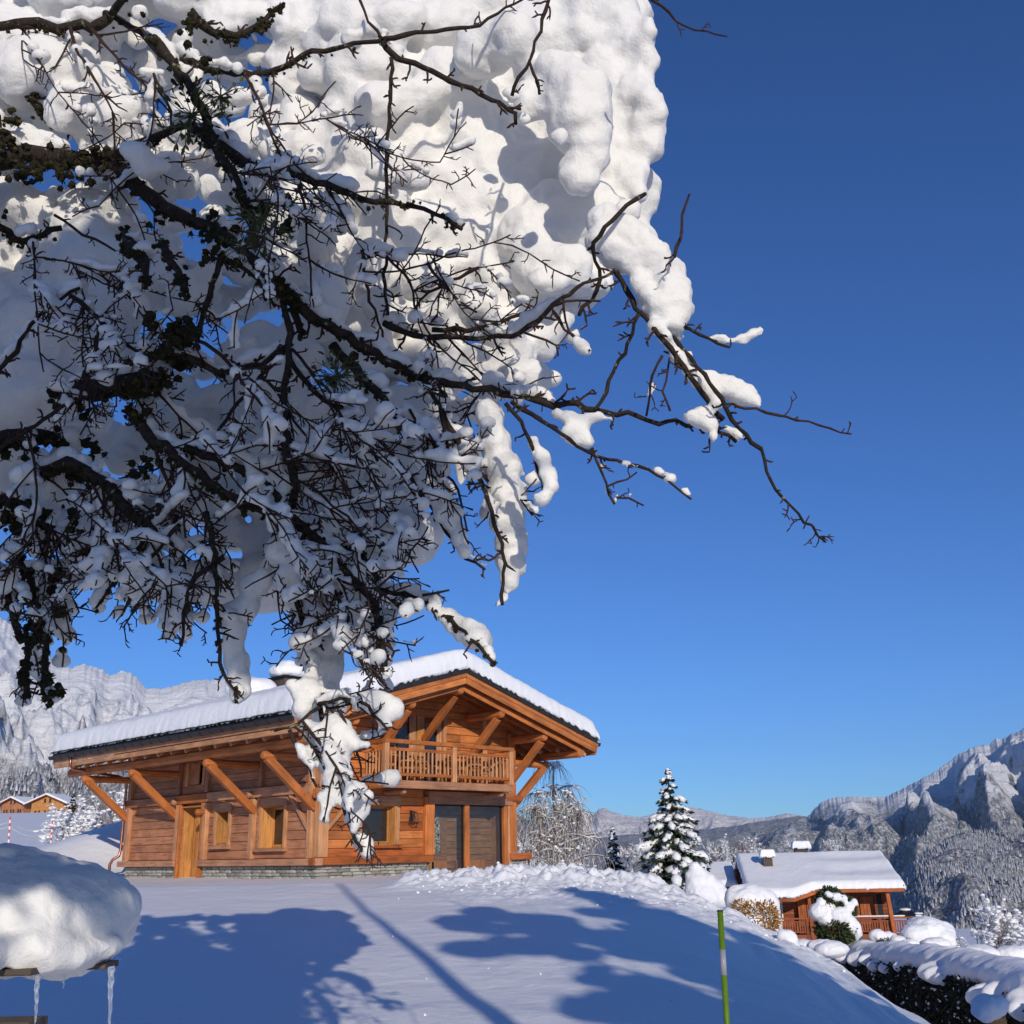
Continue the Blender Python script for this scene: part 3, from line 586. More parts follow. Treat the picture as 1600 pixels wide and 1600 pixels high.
        for yv in ys: V += [(xe+s*0.07+math.cos(t)*0.085, yv, zE+0.045+math.sin(t)*0.12) for t in ar]
        F = [(i, i+1, n+i+1, n+i) for i in range(n-1)]+[(2*n+i, 3*n+i, 3*n+i+1, 2*n+i+1) for i in range(n-1)]+[tuple(range(n))[::-1], tuple(range(n, 2*n))]
        gu.add(V, F); gt = gu.build('gutter', M['zinc'], R)
        br = 0
        y = y0+0.5
        hm = MB(); th = np.linspace(math.pi-0.1, 2*math.pi+0.1, 8)
        hm.tube([(math.cos(t)*0.1, 0, 0.04+math.sin(t)*0.137) for t in th], 0.008, 4); hme = hm.mesh('gutter_bracket', [M['black']])
        while y < y1:
            b_ = bpy.data.objects.new('gutter_bracket', hme); COL.objects.link(b_); b_.parent = gt; b_.location = (xe+s*0.07, y, zE); y += 0.62
        gtl = MB(); gtl.box((-0.5, -0.5, -0.5), (0.5, 0.5, 0.5)); tl = gtl.mesh('roof_tile_edge', [M['roofing']])
        if s < 0:   # edge row of slates shows under the snow on the eave
            y = y0+0.05; 
            while y < y1-0.1:
                b_ = bpy.data.objects.new('edge_slate', tl); COL.objects.link(b_); b_.parent = rf; b_.location = (xe+0.03, y+0.16, zE+0.225+random.uniform(-.01, .015)); b_.scale = (0.3, 0.30, 0.03); b_.rotation_euler = (0, -math.atan(0.29), random.uniform(-.03, .03)); y += 0.32
        if s > 0 or True:  # standing joints on the black verge
            x = RIDGE+s*0.4
            while abs(x-RIDGE) < 6.4:
                b_ = bpy.data.objects.new('verge_slate', tl); COL.objects.link(b_); b_.parent = rf; b_.location = (x, y0-0.012, roofz(x)+0.13); b_.scale = (0.56, 0.03, 0.235+random.uniform(-.01, .01)); b_.rotation_euler = (0, s*math.atan(0.29), 0); x += s*0.57
    # ---- downpipe
    dp = MB(); px_, yy = -0.14, LN+0.12
    dp.tube([(-2.42, 12.1, 3.9), (-2.42, 12.1, 3.55), (-2.3, 12.1, 3.42), (-0.5, 12.12, 3.22), (-0.2, yy, 3.1), (-0.16, yy, 2.9), (-0.16, yy, 1.5), (-0.16, yy, 0.55), (-0.2, yy, 0.35), (-0.38, yy+.1, 0.22), (-0.45, yy+.15, 0.05), (-0.45, yy+.15, -0.6)], 0.055, 8)
    dpo = dp.build('downpipe', M['copper'], R, True)
    for z in (1.3, 2.4):
        c = MB(); c.tube([(-0.16, yy, z-0.02), (-0.16, yy, z+0.02)], 0.07, 8); c.build('pipe_clip', M['copper'], dpo)
    # ---- windows
    def window(axis, a, b, z0, z1, depth, frame_m, shutters, sill=True, lintel=True, outer=None):
        """recessed window; axis 'Y' on the eave wall, 'X' on the gable"""
        def q(s, d, z): return (0.0+d, s, z) if axis == 'Y' else (s, 0.0+d, z)
        def bx(nm, s0, s1, d0, d1, za, zb, m, par): 
            mid = q((s0+s1)/2, 0, 0)
            if zb-za > (s1-s0): return frame_obj(nm, q((s0+s1)/2, (d0+d1)/2, za), q((s0+s1)/2, (d0+d1)/2, zb), s1-s0 if axis == 'X' else s1-s0, d1-d0, M[m], par, up=(1, 0, 0) if axis == 'Y' else (0, 1, 0), ch=0.006)
            return frame_obj(nm, q(s0, (d0+d1)/2, (za+zb)/2), q(s1, (d0+d1)/2, (za+zb)/2), d1-d0, zb-za, M[m], par, ch=0.006)
        win = MB(); 
        lo = q(a+.001, depth+.05, z0); hi = q(b-.001, depth+.055, z1)
        win.box(tuple(min(i, j) for i, j in zip(lo, hi)), tuple(max(i, j) for i, j in zip(lo, hi))); w_ = win.build('window', M['curtain'], R)
        # reveals
        bx('reveal_board', a-0.03, a, 0.0, depth+0.1, z0, z1, 'honey', w_); bx('reveal_board', b, b+0.03, 0.0, depth+0.1, z0, z1, 'honey', w_)
        bx('reveal_board', a, b, 0.0, depth+0.1, z1, z1+.03, 'honey', w_); bx('reveal_board', a, b, 0.0, depth+0.1, z0-.03, z0, 'honey', w_)
        f = 0.07
        bx('frame', a, a+f, depth-.03, depth+.03, z0+.03, z1, frame_m, w_); bx('frame', b-f, b, depth-.03, depth+.03, z0+.03, z1, frame_m, w_)
        bx('frame', a+f, b-f, depth-.03, depth+.03, z1-f, z1, frame_m, w_); bx('frame', a+f, b-f, depth-.03, depth+.03, z0, z0+f+.02, frame_m, w_)
        g = MB(); lo = q(a+f, depth, z0+f); hi = q(b-f, depth+.008, z1-f); g.box(tuple(min(i, j) for i, j in zip(lo, hi)), tuple(max(i, j) for i, j in zip(lo, hi))); g.build('pane', M['glass'], w_)
        bx('trim', a-0.16, a-.031, -0.04, 0.045, z0-.02, z1+.02, 'beam_pale', w_); bx('trim', b+.031, b+0.16, -0.04, 0.045, z0-.02, z1+.02, 'beam_pale', w_)
        if lintel: bx('lintel', a-0.2, b+0.2, -0.06, 0.05, z1+.03, z1+0.3, lintel if isinstance(lintel, str) else 'beam_grey', w_)
        if sill: bx('sill', a-0.22, b+0.22, -0.14, 0.06, z0-.12, z0-.03, 'beam_grey' if axis == 'Y' else 'larch_red', w_)
        return w_, bx
    window('Y', 5.02, 5.72, 0.62, 1.68, 0.55, 'honey', None); window('Y', 1.8, 3.03, 0.5, 1.73, 0.45, 'honey', None)
    w_, bx = window('Y', 6.85, 7.8, 2.65, 3.42, 0.16, 'weathered', None, sill=False, lintel=False); bx('shutter', 7.2, 7.78, 0.05, 0.1, 2.68, 3.4, 'weathered', w_)
    window('X', 1.68, 3.0, 0.54, 1.70, 0.34, 'honey', None)
    # arched carvings above the two eave windows are small raised boards
    for (a, b, z) in ((5.1, 5.65, 2.0), (2.0, 2.75, 2.06)):
        mb = MB(); n = 8; V = [(-0.075, a+(b-a)*i/n, z+0.07*math.sin(math.pi*i/n)) for i in range(n+1)]+[(-0.03, a+(b-a)*i/n, z+0.07*math.sin(math.pi*i/n)) for i in range(n+1)]
        mb.add(V, [(i, i+1, n+2+i, n+1+i) for i in range(n)]+[tuple(range(n+1))]); mb.build('arched_trim', M['beam'], R)
    # ---- entrance door on the eave side, deep reveal
    dr = MB(); dr.box((0.50, 6.62, -0.6), (0.56, 8.08, 1.9)); door = dr.build('entrance_door', M['honey'], R)
    for k in range(5): frame_obj('door_board', (0.475, 6.78+k*0.25, -0.6), (0.475, 6.78+k*0.25, 1.88), 0.235, 0.03, M['honey'], door, up=(1, 0, 0), ch=0.006)
    frame_obj('batten', (0.44, 7.32, -0.6), (0.44, 7.32, 1.86), 0.08, 0.05, M['beam_pale'], door, up=(1, 0, 0)); frame_obj('handle', (0.42, 6.95, 0.5), (0.42, 6.95, 0.66), 0.02, 0.02, M['black'], door, up=(1, 0, 0), ch=0)
    frame_obj('reveal_board', (0.21, 8.08, -0.6), (0.21, 8.08, 1.93), 0.04, 0.56, M['honey'], door, up=(1, 0, 0)); frame_obj('reveal_board', (0.21, 6.58, -0.6), (0.21, 6.58, 1.93), 0.04, 0.56, M['honey'], door, up=(1, 0, 0))
    frame_obj('reveal_board', (0.22, 6.6, 1.93), (0.22, 8.06, 1.93), 0.54, 0.05, M['honey'], door)
    frame_obj('jamb', (-0.06, 8.06, -0.6), (-0.06, 8.06, 2.03), 0.12, 0.12, M['beam'], door, up=(1, 0, 0)); frame_obj('jamb', (-0.06, 6.58, -0.6), (-0.06, 6.58, 2.03), 0.1, 0.12, M['beam'], door, up=(1, 0, 0))
    # ---- glazed porch bay
    PD = 0.85
    mb = MB(); mb.box((4.2, PD, -0.9), (8.2, PD+.06, 2.2)); mb.box((4.14, 0.21, -0.9), (4.2, PD, 2.2)); mb.box((8.14, 0.21, -0.9), (8.2, PD, 2.2)); mb.box((4.2, 0.2, 2.14), (8.2, PD, 2.2)); mb.box((4.2, 0.1, -0.9), (8.14, PD, -0.5))
    bay = mb.build('porch_bay', M['porch'], R)
    z = -0.5
    while z < 2.1:
        frame_obj('board', (4.2, PD-.02, z+.11), (8.14, PD-.02, z+.11), 0.03, 0.21, M['porch'], bay); z += 0.22
    mb = MB(); mb.box((4.75, PD-.08, -0.5), (5.95, PD-.04, 1.75)); d2 = mb.build('porch_door', M['porch'], R)
    for (a, b, z0, z1) in ((4.78, 4.92, 0.25, 1.45), (5.2, 5.62, 0.25, 1.5)):
        mb = MB(); mb.box((a, PD-.1, z0), (b, PD-.09, z1)); mb.build('reflection_pane', M['reflection'], d2)  # pane carries a painted tree reflection
        for (aa, bb, zz0, zz1) in ((a-.04, a, z0-.04, z1+.04), (b, b+.04, z0-.04, z1+.04)): frame_obj('moulding', ((aa+bb)/2, PD-.1, zz0), ((aa+bb)/2, PD-.1, zz1), 0.04, 0.04, M['porch'], d2, up=(0, 1, 0), ch=.004)
        frame_obj('moulding', (a-.05, PD-.1, z0-.07), (b+.05, PD-.1, z0-.07), 0.04, 0.05, M['porch'], d2, ch=.004)
    for x0_, x1_ in ((4.95, 5.9), (6.35, 7.75)):
        frame_obj('low_panel', ((x0_+x1_)/2, PD-.13, -0.5), ((x0_+x1_)/2, PD-.13, -0.02), x1_-x0_, 0.04, M['honey'], bay, up=(0, 1, 0))
    for (a, b) in ((4.62, 6.0), (6.22, 7.85)):
        mb = MB(); mb.box((a, 0.02, -0.5), (b, 0.03, 1.78)); gl = mb.build('glass_door', M['glass_porch'], R)
        for s0 in (a+.02, b-.02): frame_obj('frame', (s0, 0.02, -0.5), (s0, 0.02, 1.78), 0.045, 0.06, M['black'], gl, up=(0, 1, 0), ch=.004)
        frame_obj('frame', (a, 0.02, 1.755), (b, 0.02, 1.755), 0.06, 0.045, M['black'], gl, ch=.004)
    P('mullion', (6.11, 0.0, -0.6), (6.11, 0.0, 1.8), 0.2, 0.2, 'beam', up=(0, 1, 0)); P('post', (4.4, -0.02, 0.19), (4.4, -0.02, 2.0), 0.4, 0.2, 'beam', up=(0, 1, 0))
    P('post', (7.98, 0.0, -0.6), (7.98, 0.0, 1.8), 0.14, 0.18, 'beam', up=(0, 1, 0)); P('post', (8.14, -0.03, -0.6), (8.14, -0.03, 1.8), 0.12, 0.18, 'beam_pale', up=(0, 1, 0))
    P('lintel', (4.3, -0.04, 1.99), (8.26, -0.04, 1.99), 0.26, 0.4, 'beam_grey')
    # ---- balcony
    bo, bl, br_, zf = -1.12, 1.66, 7.2, 2.3
    mb = MB(); mb.box((bl+.05, bo+.05, zf), (br_-.05, 0.0, zf+.05)); bal = mb.build('balcony', M['larch'], R)
    x = bl+.06
    while x < br_-.2: frame_obj('floor_board', (x+.07, bo+.06, zf-.02), (x+.07, 0, zf-.02), .13, .03, M['larch_red'], bal, ch=.004); x += .14
    def rl(n, a, b, w, h, m='beam', **k): frame_obj(n, a, b, w, h, M[m], bal, **k)
    rl('edge_beam', (bl-.04, bo, zf), (br_+.04, bo, zf), 0.12, 0.24, 'beam_grey'); rl('edge_beam', (bl, bo+.07, zf), (bl, 0, zf), 0.1, 0.24, 'larch'); rl('edge_beam', (br_, bo+.07, zf), (br_, 0, zf), 0.1, 0.24, 'larch')
    rl('handrail', (bl-.1, bo, zf+1.3), (br_+.1, bo, zf+1.3), 0.16, 0.13, 'beam'); rl('handrail', (bl, bo+.09, zf+1.3), (bl, 0, zf+1.3), 0.14, 0.13, 'larch'); rl('handrail', (br_, bo+.09, zf+1.3), (br_, 0, zf+1.3), 0.14, 0.13, 'larch')
    for zz in (1.06, 0.3):
        rl('rail', (bl+.09, bo, zf+zz), (br_-.06, bo, zf+zz), 0.06, 0.1, 'beam'); rl('rail', (bl, bo+.09, zf+zz), (bl, 0, zf+zz), 0.06, 0.1, 'larch'); rl('rail', (br_, bo+.09, zf+zz), (br_, 0, zf+zz), 0.06, 0.1, 'larch')
    for x in (bl, (bl+br_)/2+.1, br_): rl('baluster_post', (x, bo-.005, zf+.12), (x, bo-.005, zf+1.24), 0.17, 0.13, 'beam_pale', up=(0, 1, 0))
    bm_ = MB(); bm_.box((0, -.028, -.018), (0.78, .028, .018), .006); bme = bm_.mesh('baluster', [M['beam_pale']])
    def bal_stick(x, y):
        o = bpy.data.objects.new('baluster', bme); COL.objects.link(o); o.parent = bal; o.matrix_local = Matrix(((0, 1, 0, x), (0, 0, 1, y), (1, 0, 0, zf+.3), (0, 0, 0, 1)))
    x = bl+.2
    while x < br_-.1:
        if abs(x-((bl+br_)/2+.1)) > .12: bal_stick(x, bo)
        x += .172
    for k in range(1, 7): bal_stick(bl, bo+.02+k*.155)
    for k in range(1, 7): bal_stick(br_, bo+.02+k*.155)
    for x in (2.55, 6.9): rl('joist_end', (x, 0.1, zf-.2), (x, bo+.12, zf-.2), 0.16, 0.16, 'beam_grey', ends='round')
    # ---- balcony doors (glass + open shutters)
    mb = MB(); mb.box((3.0, 0.18, 2.35), (5.05, 0.22, 4.68)); bd = mb.build('balcony_door', M['curtain'], R)
    for (a, b, m) in ((3.62, 3.92, 'beam_pale'), (3.93, 4.3, 'honey'), (4.84, 5.08, 'beam_pale'), (2.93, 3.05, 'beam_pale')):
        frame_obj('shutter' if b-a > .2 else 'jamb', ((a+b)/2, 0.1, 2.35), ((a+b)/2, 0.1, 4.72), b-a-.02, .06, M[m], bd, up=(0, 1, 0))
    frame_obj('jamb', (5.14, 0.02, 2.35), (5.14, 0.02, 4.8), .12, .12, M['beam_pale'], bd, up=(0, 1, 0)); frame_obj('frame', (3.0, .08, 4.72), (5.1, .08, 4.72), .1, .12, M['beam'], bd)
    for (a, b) in ((3.06, 3.62), (4.31, 4.83)):
        mb = MB(); mb.box((a, 0.12, 2.4), (b, 0.13, 4.64)); mb.build('pane', M['glass'], bd)
        frame_obj('frame', (a+.02, .125, 2.4), (a+.02, .125, 4.64), .04, .05, M['black'], bd, up=(0, 1, 0)); frame_obj('frame', (b-.02, .125, 2.4), (b-.02, .125, 4.64), .04, .05, M['black'], bd, up=(0, 1, 0))
    # ---- chimney
    mb = MB(); mb.box((3.2, 6.9, 5.2), (4.1, 7.8, 6.72)); chm = mb.build('chimney', M['slate'], R)
    mb = MB(); mb.box((3.1, 6.8, 6.72), (4.2, 7.9, 6.79)); mb.build('chimney_cap', M['black'], chm)
    return R
def mat_reflection():
    m, n, l, b = new_mat('painted_reflection'); tc = N(n, 'ShaderNodeTexCoord'); a = N(n, 'ShaderNodeTexNoise', Scale=9.0, Detail=5.0, Distortion=2.5); l.new(tc.outputs['Object'], a.inputs['Vector'])  # white-green mottling stands in for a tree reflected in the glass
    r = ramp(n, [(0.42, (0.03, 0.05, 0.05)), (0.5, (0.30, 0.36, 0.34)), (0.58, (0.75, 0.80, 0.78))]); l.new(a.outputs['Fac'], r.inputs[0]); l.new(r.outputs[0], b.inputs['Base Color']); b.inputs['Roughness'].default_value = 0.15; return m
M['reflection'] = mat_reflection()
chalet = build_chalet()
# wall lantern and balcony chairs are their own things
def child_of_local(root, p): 
    v = Matrix.Rotation(CHA, 4, 'Z') @ Vector(p); return Vector(CH0)+v
def lantern():
    o = empty('wall_lantern', child_of_local(None, (3.62, -0.02, 1.15)), CHA, 'small black wire lantern on the gable wall between the window and the glazed porch', 'lantern')
    frame_obj('backplate', (0, -0.02, 0.1), (0, -0.02, 0.42), .07, .03, M['black'], o, up=(0, 1, 0), ch=.004); frame_obj('arm', (0, -.03, .38), (0, -.17, .38), .025, .025, M['black'], o, ch=0)
    mb = MB(); t, b_ = .07, .11; c = -.17
    for sx_, sy_ in ((-1, -1), (1, -1), (1, 1), (-1, 1)): mb.tube([(sx_*t, c+sy_*t, .36), (sx_*b_, c+sy_*b_, .02)], .014, 4)
    for h_, q in ((.36, t), (.02, b_)):
        for (p, r_) in (((-q, -q), (q, -q)), ((q, -q), (q, q)), ((q, q), (-q, q)), ((-q, q), (-q, -q))): mb.tube([(p[0], c+p[1], h_), (r_[0], c+r_[1], h_)], .014, 4)
    mb.build('cage', M['black'], o); mb = MB(); mb.tube([(0, c, .36), (0, c, .16)], .03, 8); mb.build('lamp_holder', M['black'], o)
lantern()
def make_chair():
    t = empty('balcony_chair', (0, 0, 0), 0, 'x', 'chair')
    for sx_ in (-.24, .24):
        frame_obj('leg', (sx_, -.2, 0), (sx_, -.22, .62), .04, .04, M['honey'], t, ch=.006); frame_obj('leg', (sx_, .22, 0), (sx_, .34, .95), .04, .05, M['honey'], t, ch=.006)
        frame_obj('armrest', (sx_, -.24, .63), (sx_, .3, .6), .05, .03, M['honey'], t, ch=.006)
    for k in range(5): frame_obj('seat_slat', (-.24, -.2+k*.09, .42), (.24, -.2+k*.09, .42), .075, .02, M['honey'], t, ch=.004)
    for k in range(4): frame_obj('back_slat', (-.24, .235+k*.028, .54+k*.12), (.24, .235+k*.028, .54+k*.12), .02, .07, M['honey'], t, ch=.004)
    return t
def copy_tree(o, parent=None):
    c = o.copy(); COL.objects.link(c); c.parent = parent
    for ch in list(o.children): copy_tree(ch, c)
    return c
ch0 = make_chair(); CLAB = ['slatted wooden chair seen through the balusters in front of the left balcony door', 'slatted wooden chair on the balcony just left of the middle railing post', 'slatted wooden chair on the balcony just right of the middle railing post', 'slatted wooden chair at the right end of the balcony']
for k, x in enumerate((3.2, 4.0, 5.2, 6.3)):
    c = ch0 if k == 0 else copy_tree(ch0); c.location = child_of_local(None, (x, -0.52, 2.352)); c.rotation_euler = (0, 0, CHA+(-.25, .1, .2, -.15)[k]); c['label'] = CLAB[k]; c['group'] = 'chairs on the balcony'
# ---- roof snow
def roof_snow(name, corners, zf, th, nu, nv, label, root, rad=0.28, over=0.1, rough=0.05, mat='snow_roof', seed=0.0, lump=0.06):
    """closed blanket over the plan rectangle corners=(x0,x1,y0,y1); zf(x,y) is the roof surface"""
    x0, x1, y0, y1 = corners; x0 -= over; x1 += over; y0 -= over; y1 += over
    # parametrise: inner top plus rounded flank rings
    a = np.linspace(0, 1, nu); b = np.linspace(0, 1, nv); 
    def warp(t): return t
    X, Y = np.meshgrid(x0+(x1-x0)*a, y0+(y1-y0)*b, indexing='ij')
    d = np.minimum(np.minimum(X-x0, x1-X), np.minimum(Y-y0, y1-Y))
    return X, Y, d
def blanket(name, x0, x1, y0, y1, zf, th, rad, label, root, res=0.09, over=0.08, lump=0.05, seed=0.0, cat='snow', rag=0.05, mat='snow_roof'):
    """snow slab: rounded cross-section all round; plan rectangle in root space"""
    xs = [x0-over]; k = 7
    prof = [(rad*(1-math.cos(t)), math.sin(t)) for t in np.linspace(0, math.pi/2, k)]   # inset, height factor
    def axis(lo, hi):
        inn = np.arange(lo+rad+res, hi-rad-res*0.5, res); return np.concatenate([[lo+p[0] for p in prof], inn, [hi-p[0] for p in prof[::-1]]])
    ax, ay = axis(x0-over, x1+over), axis(y0-over, y1+over)
    X, Y = np.meshgrid(ax, ay, indexing='ij')
    dx = np.minimum(X-(x0-over), (x1+over)-X); dy = np.minimum(Y-(y0-over), (y1+over)-Y)
    q = lambda d: np.sqrt(np.clip(1-(1-np.clip(d/rad, 0, 1))**2, 0, 1))
    hf = q(dx)*q(dy)
    Pn = np.stack([X, Y, 0*X+seed], -1).reshape(-1, 3)
    nn = fbm(Pn*0.8, 3).reshape(X.shape); n2 = fbm(Pn*5, 3).reshape(X.shape)
    Zb = zf(X, Y); bott = Zb-0.02
    T = Zb+0.02+(th*(1+0.07*nn))*hf+lump*0.5*n2*hf
    # ragged rim
    r1 = rag*fbm(np.stack([X*8, Y*8, 0*X+seed+9], -1).reshape(-1, 3), 4, 0.65).reshape(X.shape)
    cx_, cy_ = (x0+x1)/2, (y0+y1)/2
    edge = np.exp(-np.minimum(dx, dy)/0.25)
    X2 = X+r1*np.sign(X-cx_)*np.exp(-dx/0.2); Y2 = Y+r1*np.sign(Y-cy_)*np.exp(-dy/0.2)
    T = T+0.25*r1*edge*(hf < 0.98)
    nu_, nv_ = X.shape
    top = np.stack([X2, Y2, T], -1).reshape(-1, 3); bot = np.stack([X2, Y2, bott-0.04*edge*(1+np.sign(r1))], -1).reshape(-1, 3)
    i = (np.arange(nu_-1)[:, None]*nv_+np.arange(nv_-1)[None, :]).ravel(); Qt = np.stack([i, i+nv_, i+nv_+1, i+1], 1); n = nu_*nv_; Qb = Qt[:, ::-1]+n
    rim = list(range(0, nv_))+[r*nv_+nv_-1 for r in range(1, nu_)]+[(nu_-1)*nv_+c for c in range(nv_-2, -1, -1)]+[r*nv_ for r in range(nu_-2, 0, -1)]
    rq = [(rim[j], rim[(j+1) % len(rim)], rim[(j+1) % len(rim)]+n, rim[j]+n) for j in range(len(rim))]
    me = bpy.data.meshes.new(name); me.from_pydata(np.concatenate([top, bot]).tolist(), [], Qt.tolist()+Qb.tolist()+rq); me.update(); me.materials.append(M[mat])
    o = add_obj(name, me, None, None, True); o.matrix_world = Matrix.Translation(Vector(root[0])) @ Matrix.Rotation(root[1], 4, 'Z')
    tag(o, label, cat); return o
def chz(x, y): 
    a = np.abs(x-RIDGE); a = np.sqrt(a*a+0.10**2)-0.0
    return 5.85-0.29*a+0.25
blanket('roof_snow', -2.42, 10.86, -2.05, LN+1.7, chz, 0.58, 0.30, 'thick smooth snow blanket covering the main chalet roof', (CH0, CHA), res=0.11, lump=0.05, over=0.06, rag=0.03)
mb_ = [((child_of_local(None, (3.65, 7.35, 7.02))), (0.74, 0.74, 0.36)), ((child_of_local(None, (3.65, 7.35, 6.92))), (0.72, 0.72, 0.2)), ((child_of_local(None, (3.6, 7.3, 7.10))), (0.6, 0.6, 0.33))]
me = remeshed(mb_, 0.05, 3, 4, 0.05, 1.5, 0.01, 8); tag(add_obj('chimney_snow', me, M['snow_roof'], None, True), 'rounded snow cap sitting on the main chalet chimney', 'snow')
me = remeshed([(child_of_local(None, (5.2, 7.6, 6.3)), (1.1, .9, .5)), (child_of_local(None, (2.2, 7.6, 6.25)), (1.0, .9, .45))], 0.08, 3, 4, 0.05, 1.5); tag(add_obj('snow_drift', me, M['snow_roof'], None, True), 'low hump of snow banked beside the chimney on the chalet roof', 'snow')
# ------------------------------------------------------------------ vegetation builders
def gz(X, Y): return float(H(np.array([[X]]), np.array([[Y]]), False)[0, 0])
def frosty(mb, base, height, spread, levels=4, n0=5, droop=0.0, r0=0.03, seg=4, sides=3, up=0.8, kids=(4, 6), rmin=0.006, lenf=0.55):
    def go(p, d, L, r, lv):
        P = [np.array(p)]; d = np.array(d, float)
        for i in range(seg):
            d = d+rng.normal(0, 0.16, 3)+np.array([0, 0, -droop*(levels-lv+1)*0.12]); d /= np.linalg.norm(d); P.append(P[-1]+d*L/seg)
        mb.tube(P, np.linspace(r, max(r*0.5, rmin*0.6), len(P)), sides if lv < levels else 5, cap=False)
        if lv > 0:
            for k in range(rng.integers(kids[0], kids[1]+1)):
                t = rng.uniform(0.3, 1.0); i = min(int(t*seg), seg-1); q = P[i]+(P[i+1]-P[i])*(t*seg-i)
                a = rng.normal(0, 1, 3); a -= d*(a@d); a /= np.linalg.norm(a)+1e-6
                nd = d*0.75+a*rng.uniform(0.4, 1.0)*spread; nd[2] += 0.15*up; nd /= np.linalg.norm(nd)
                go(q, nd, L*lenf*rng.uniform(0.7, 1.2), max(r*0.55, rmin), lv-1)
    for k in range(n0):
        a = rng.uniform(0, 6.28); s = rng.uniform(0.1, 0.6)*spread; d = np.array([math.cos(a)*s, math.sin(a)*s, 1.0]); d /= np.linalg.norm(d)
        go(np.array(base, float), d, height*rng.uniform(0.5, 0.75), r0, levels)
def spruce(name, X, Y, top, base, width, label, n=17, seed=0, snowk=1.0, group=None):
    rs = np.random.default_rng(seed); h = top-base
    t = empty(name, (X, Y, base), 0, label, 'tree', group)
    tr = MB(); tr.tube([(0, 0, -.3), (0.02, 0, h*.5), (0, 0, h*.98)], [width*.045, width*.03, .015], 8); tr.build('trunk', M['bark'], t, True)
    nd, sn = MB(), MB(); V1, F1 = ico(1)
    for i in range(n):
        f = i/(n-1); z = h*(0.08+0.9*f); R = width*0.5*(1-f)**0.85+0.06; m = int(10-4*f)
        for k in range(m):
            a = 6.283*(k+rs.uniform(-.3, .3))/m+i*1.7; L = R*rs.uniform(0.62, 1.22); z = h*(0.08+0.9*f)+rs.normal(0, .07); dx = np.array([math.cos(a), math.sin(a), 0]); sd = np.array([-math.sin(a), math.cos(a), 0])
            pts = [np.array([0, 0, z])+dx*L*s+np.array([0, 0, 1.0])*(-L*0.42*s**1.3+L*0.12*s*s) for s in np.linspace(0, 1, 6)]
            for j in range(1, 6):
                p = pts[j]; w = L*0.34*(1-0.6*j/5)
                for q in range(14):
                    dd = dx*rs.uniform(0.2, 1)+sd*rs.uniform(-1.2, 1.2)+np.array([0, 0, rs.uniform(-.75, .1)])
                    nd.quadleaf(p+rs.normal(0, .02, 3), dd, np.array([rs.normal(0, .5), rs.normal(0, .5), 1]), w*rs.uniform(.7, 1.5)+.08, 0.06+w*0.25)
            nb = 4 if L > .5 else 2
            for j in range(nb):
                if rs.random() > 0.80*snowk: continue
                s = rs.uniform(.35, 1.0); p = np.array([0, 0, z])+dx*L*s+np.array([0, 0, -L*0.42*s**1.3+L*0.12*s*s+.03])
                rr = (0.085+0.145*L)*rs.uniform(.5, 1.2); V = V1*np.array([rr*1.2, rr*rs.uniform(.7, 1.0), rr*.62])*(1+0.3*rs.uniform(-1, 1, V1.shape))
                V = V@np.array([[dx[0], dx[1], -.42], [sd[0], sd[1], 0], [0.3*dx[0], .3*dx[1], 1]]); sn.add(V+p, F1)
    for j in range(3): 
        V = V1*np.array([.09, .09, .12]); sn.add(V+np.array([rs.normal(0, .03), 0, h*.97-j*.12]), F1)
    nd.build('foliage', M['needles'], t); sn.build('snow', M['snow'], t, True, 'stuff')
    return t
def at_obj(x, y, Y): p = at(x, y, Y); return p
p = at_obj(1043, 1200, 45); spruce('spruce_tree', p[0], 45, p[2], -3.0, 4.1, 'tall snow-laden dark spruce standing alone between the birch and the neighbouring chalet', seed=3, snowk=.95)
p = at_obj(957, 1295, 52); spruce('spruce_tree', p[0], 52, p[2], -3.2, 1.5, 'small narrow spruce just right of the birch, half hidden by the snowbank', n=13, seed=5, snowk=.6)
p = at_obj(115, 1242, 75); spruce('spruce_tree', p[0], 75, p[2], gz(p[0], 75), 1.3, 'tiny dark spruce above the snowy bush at the far left', n=10, seed=6, snowk=.4)
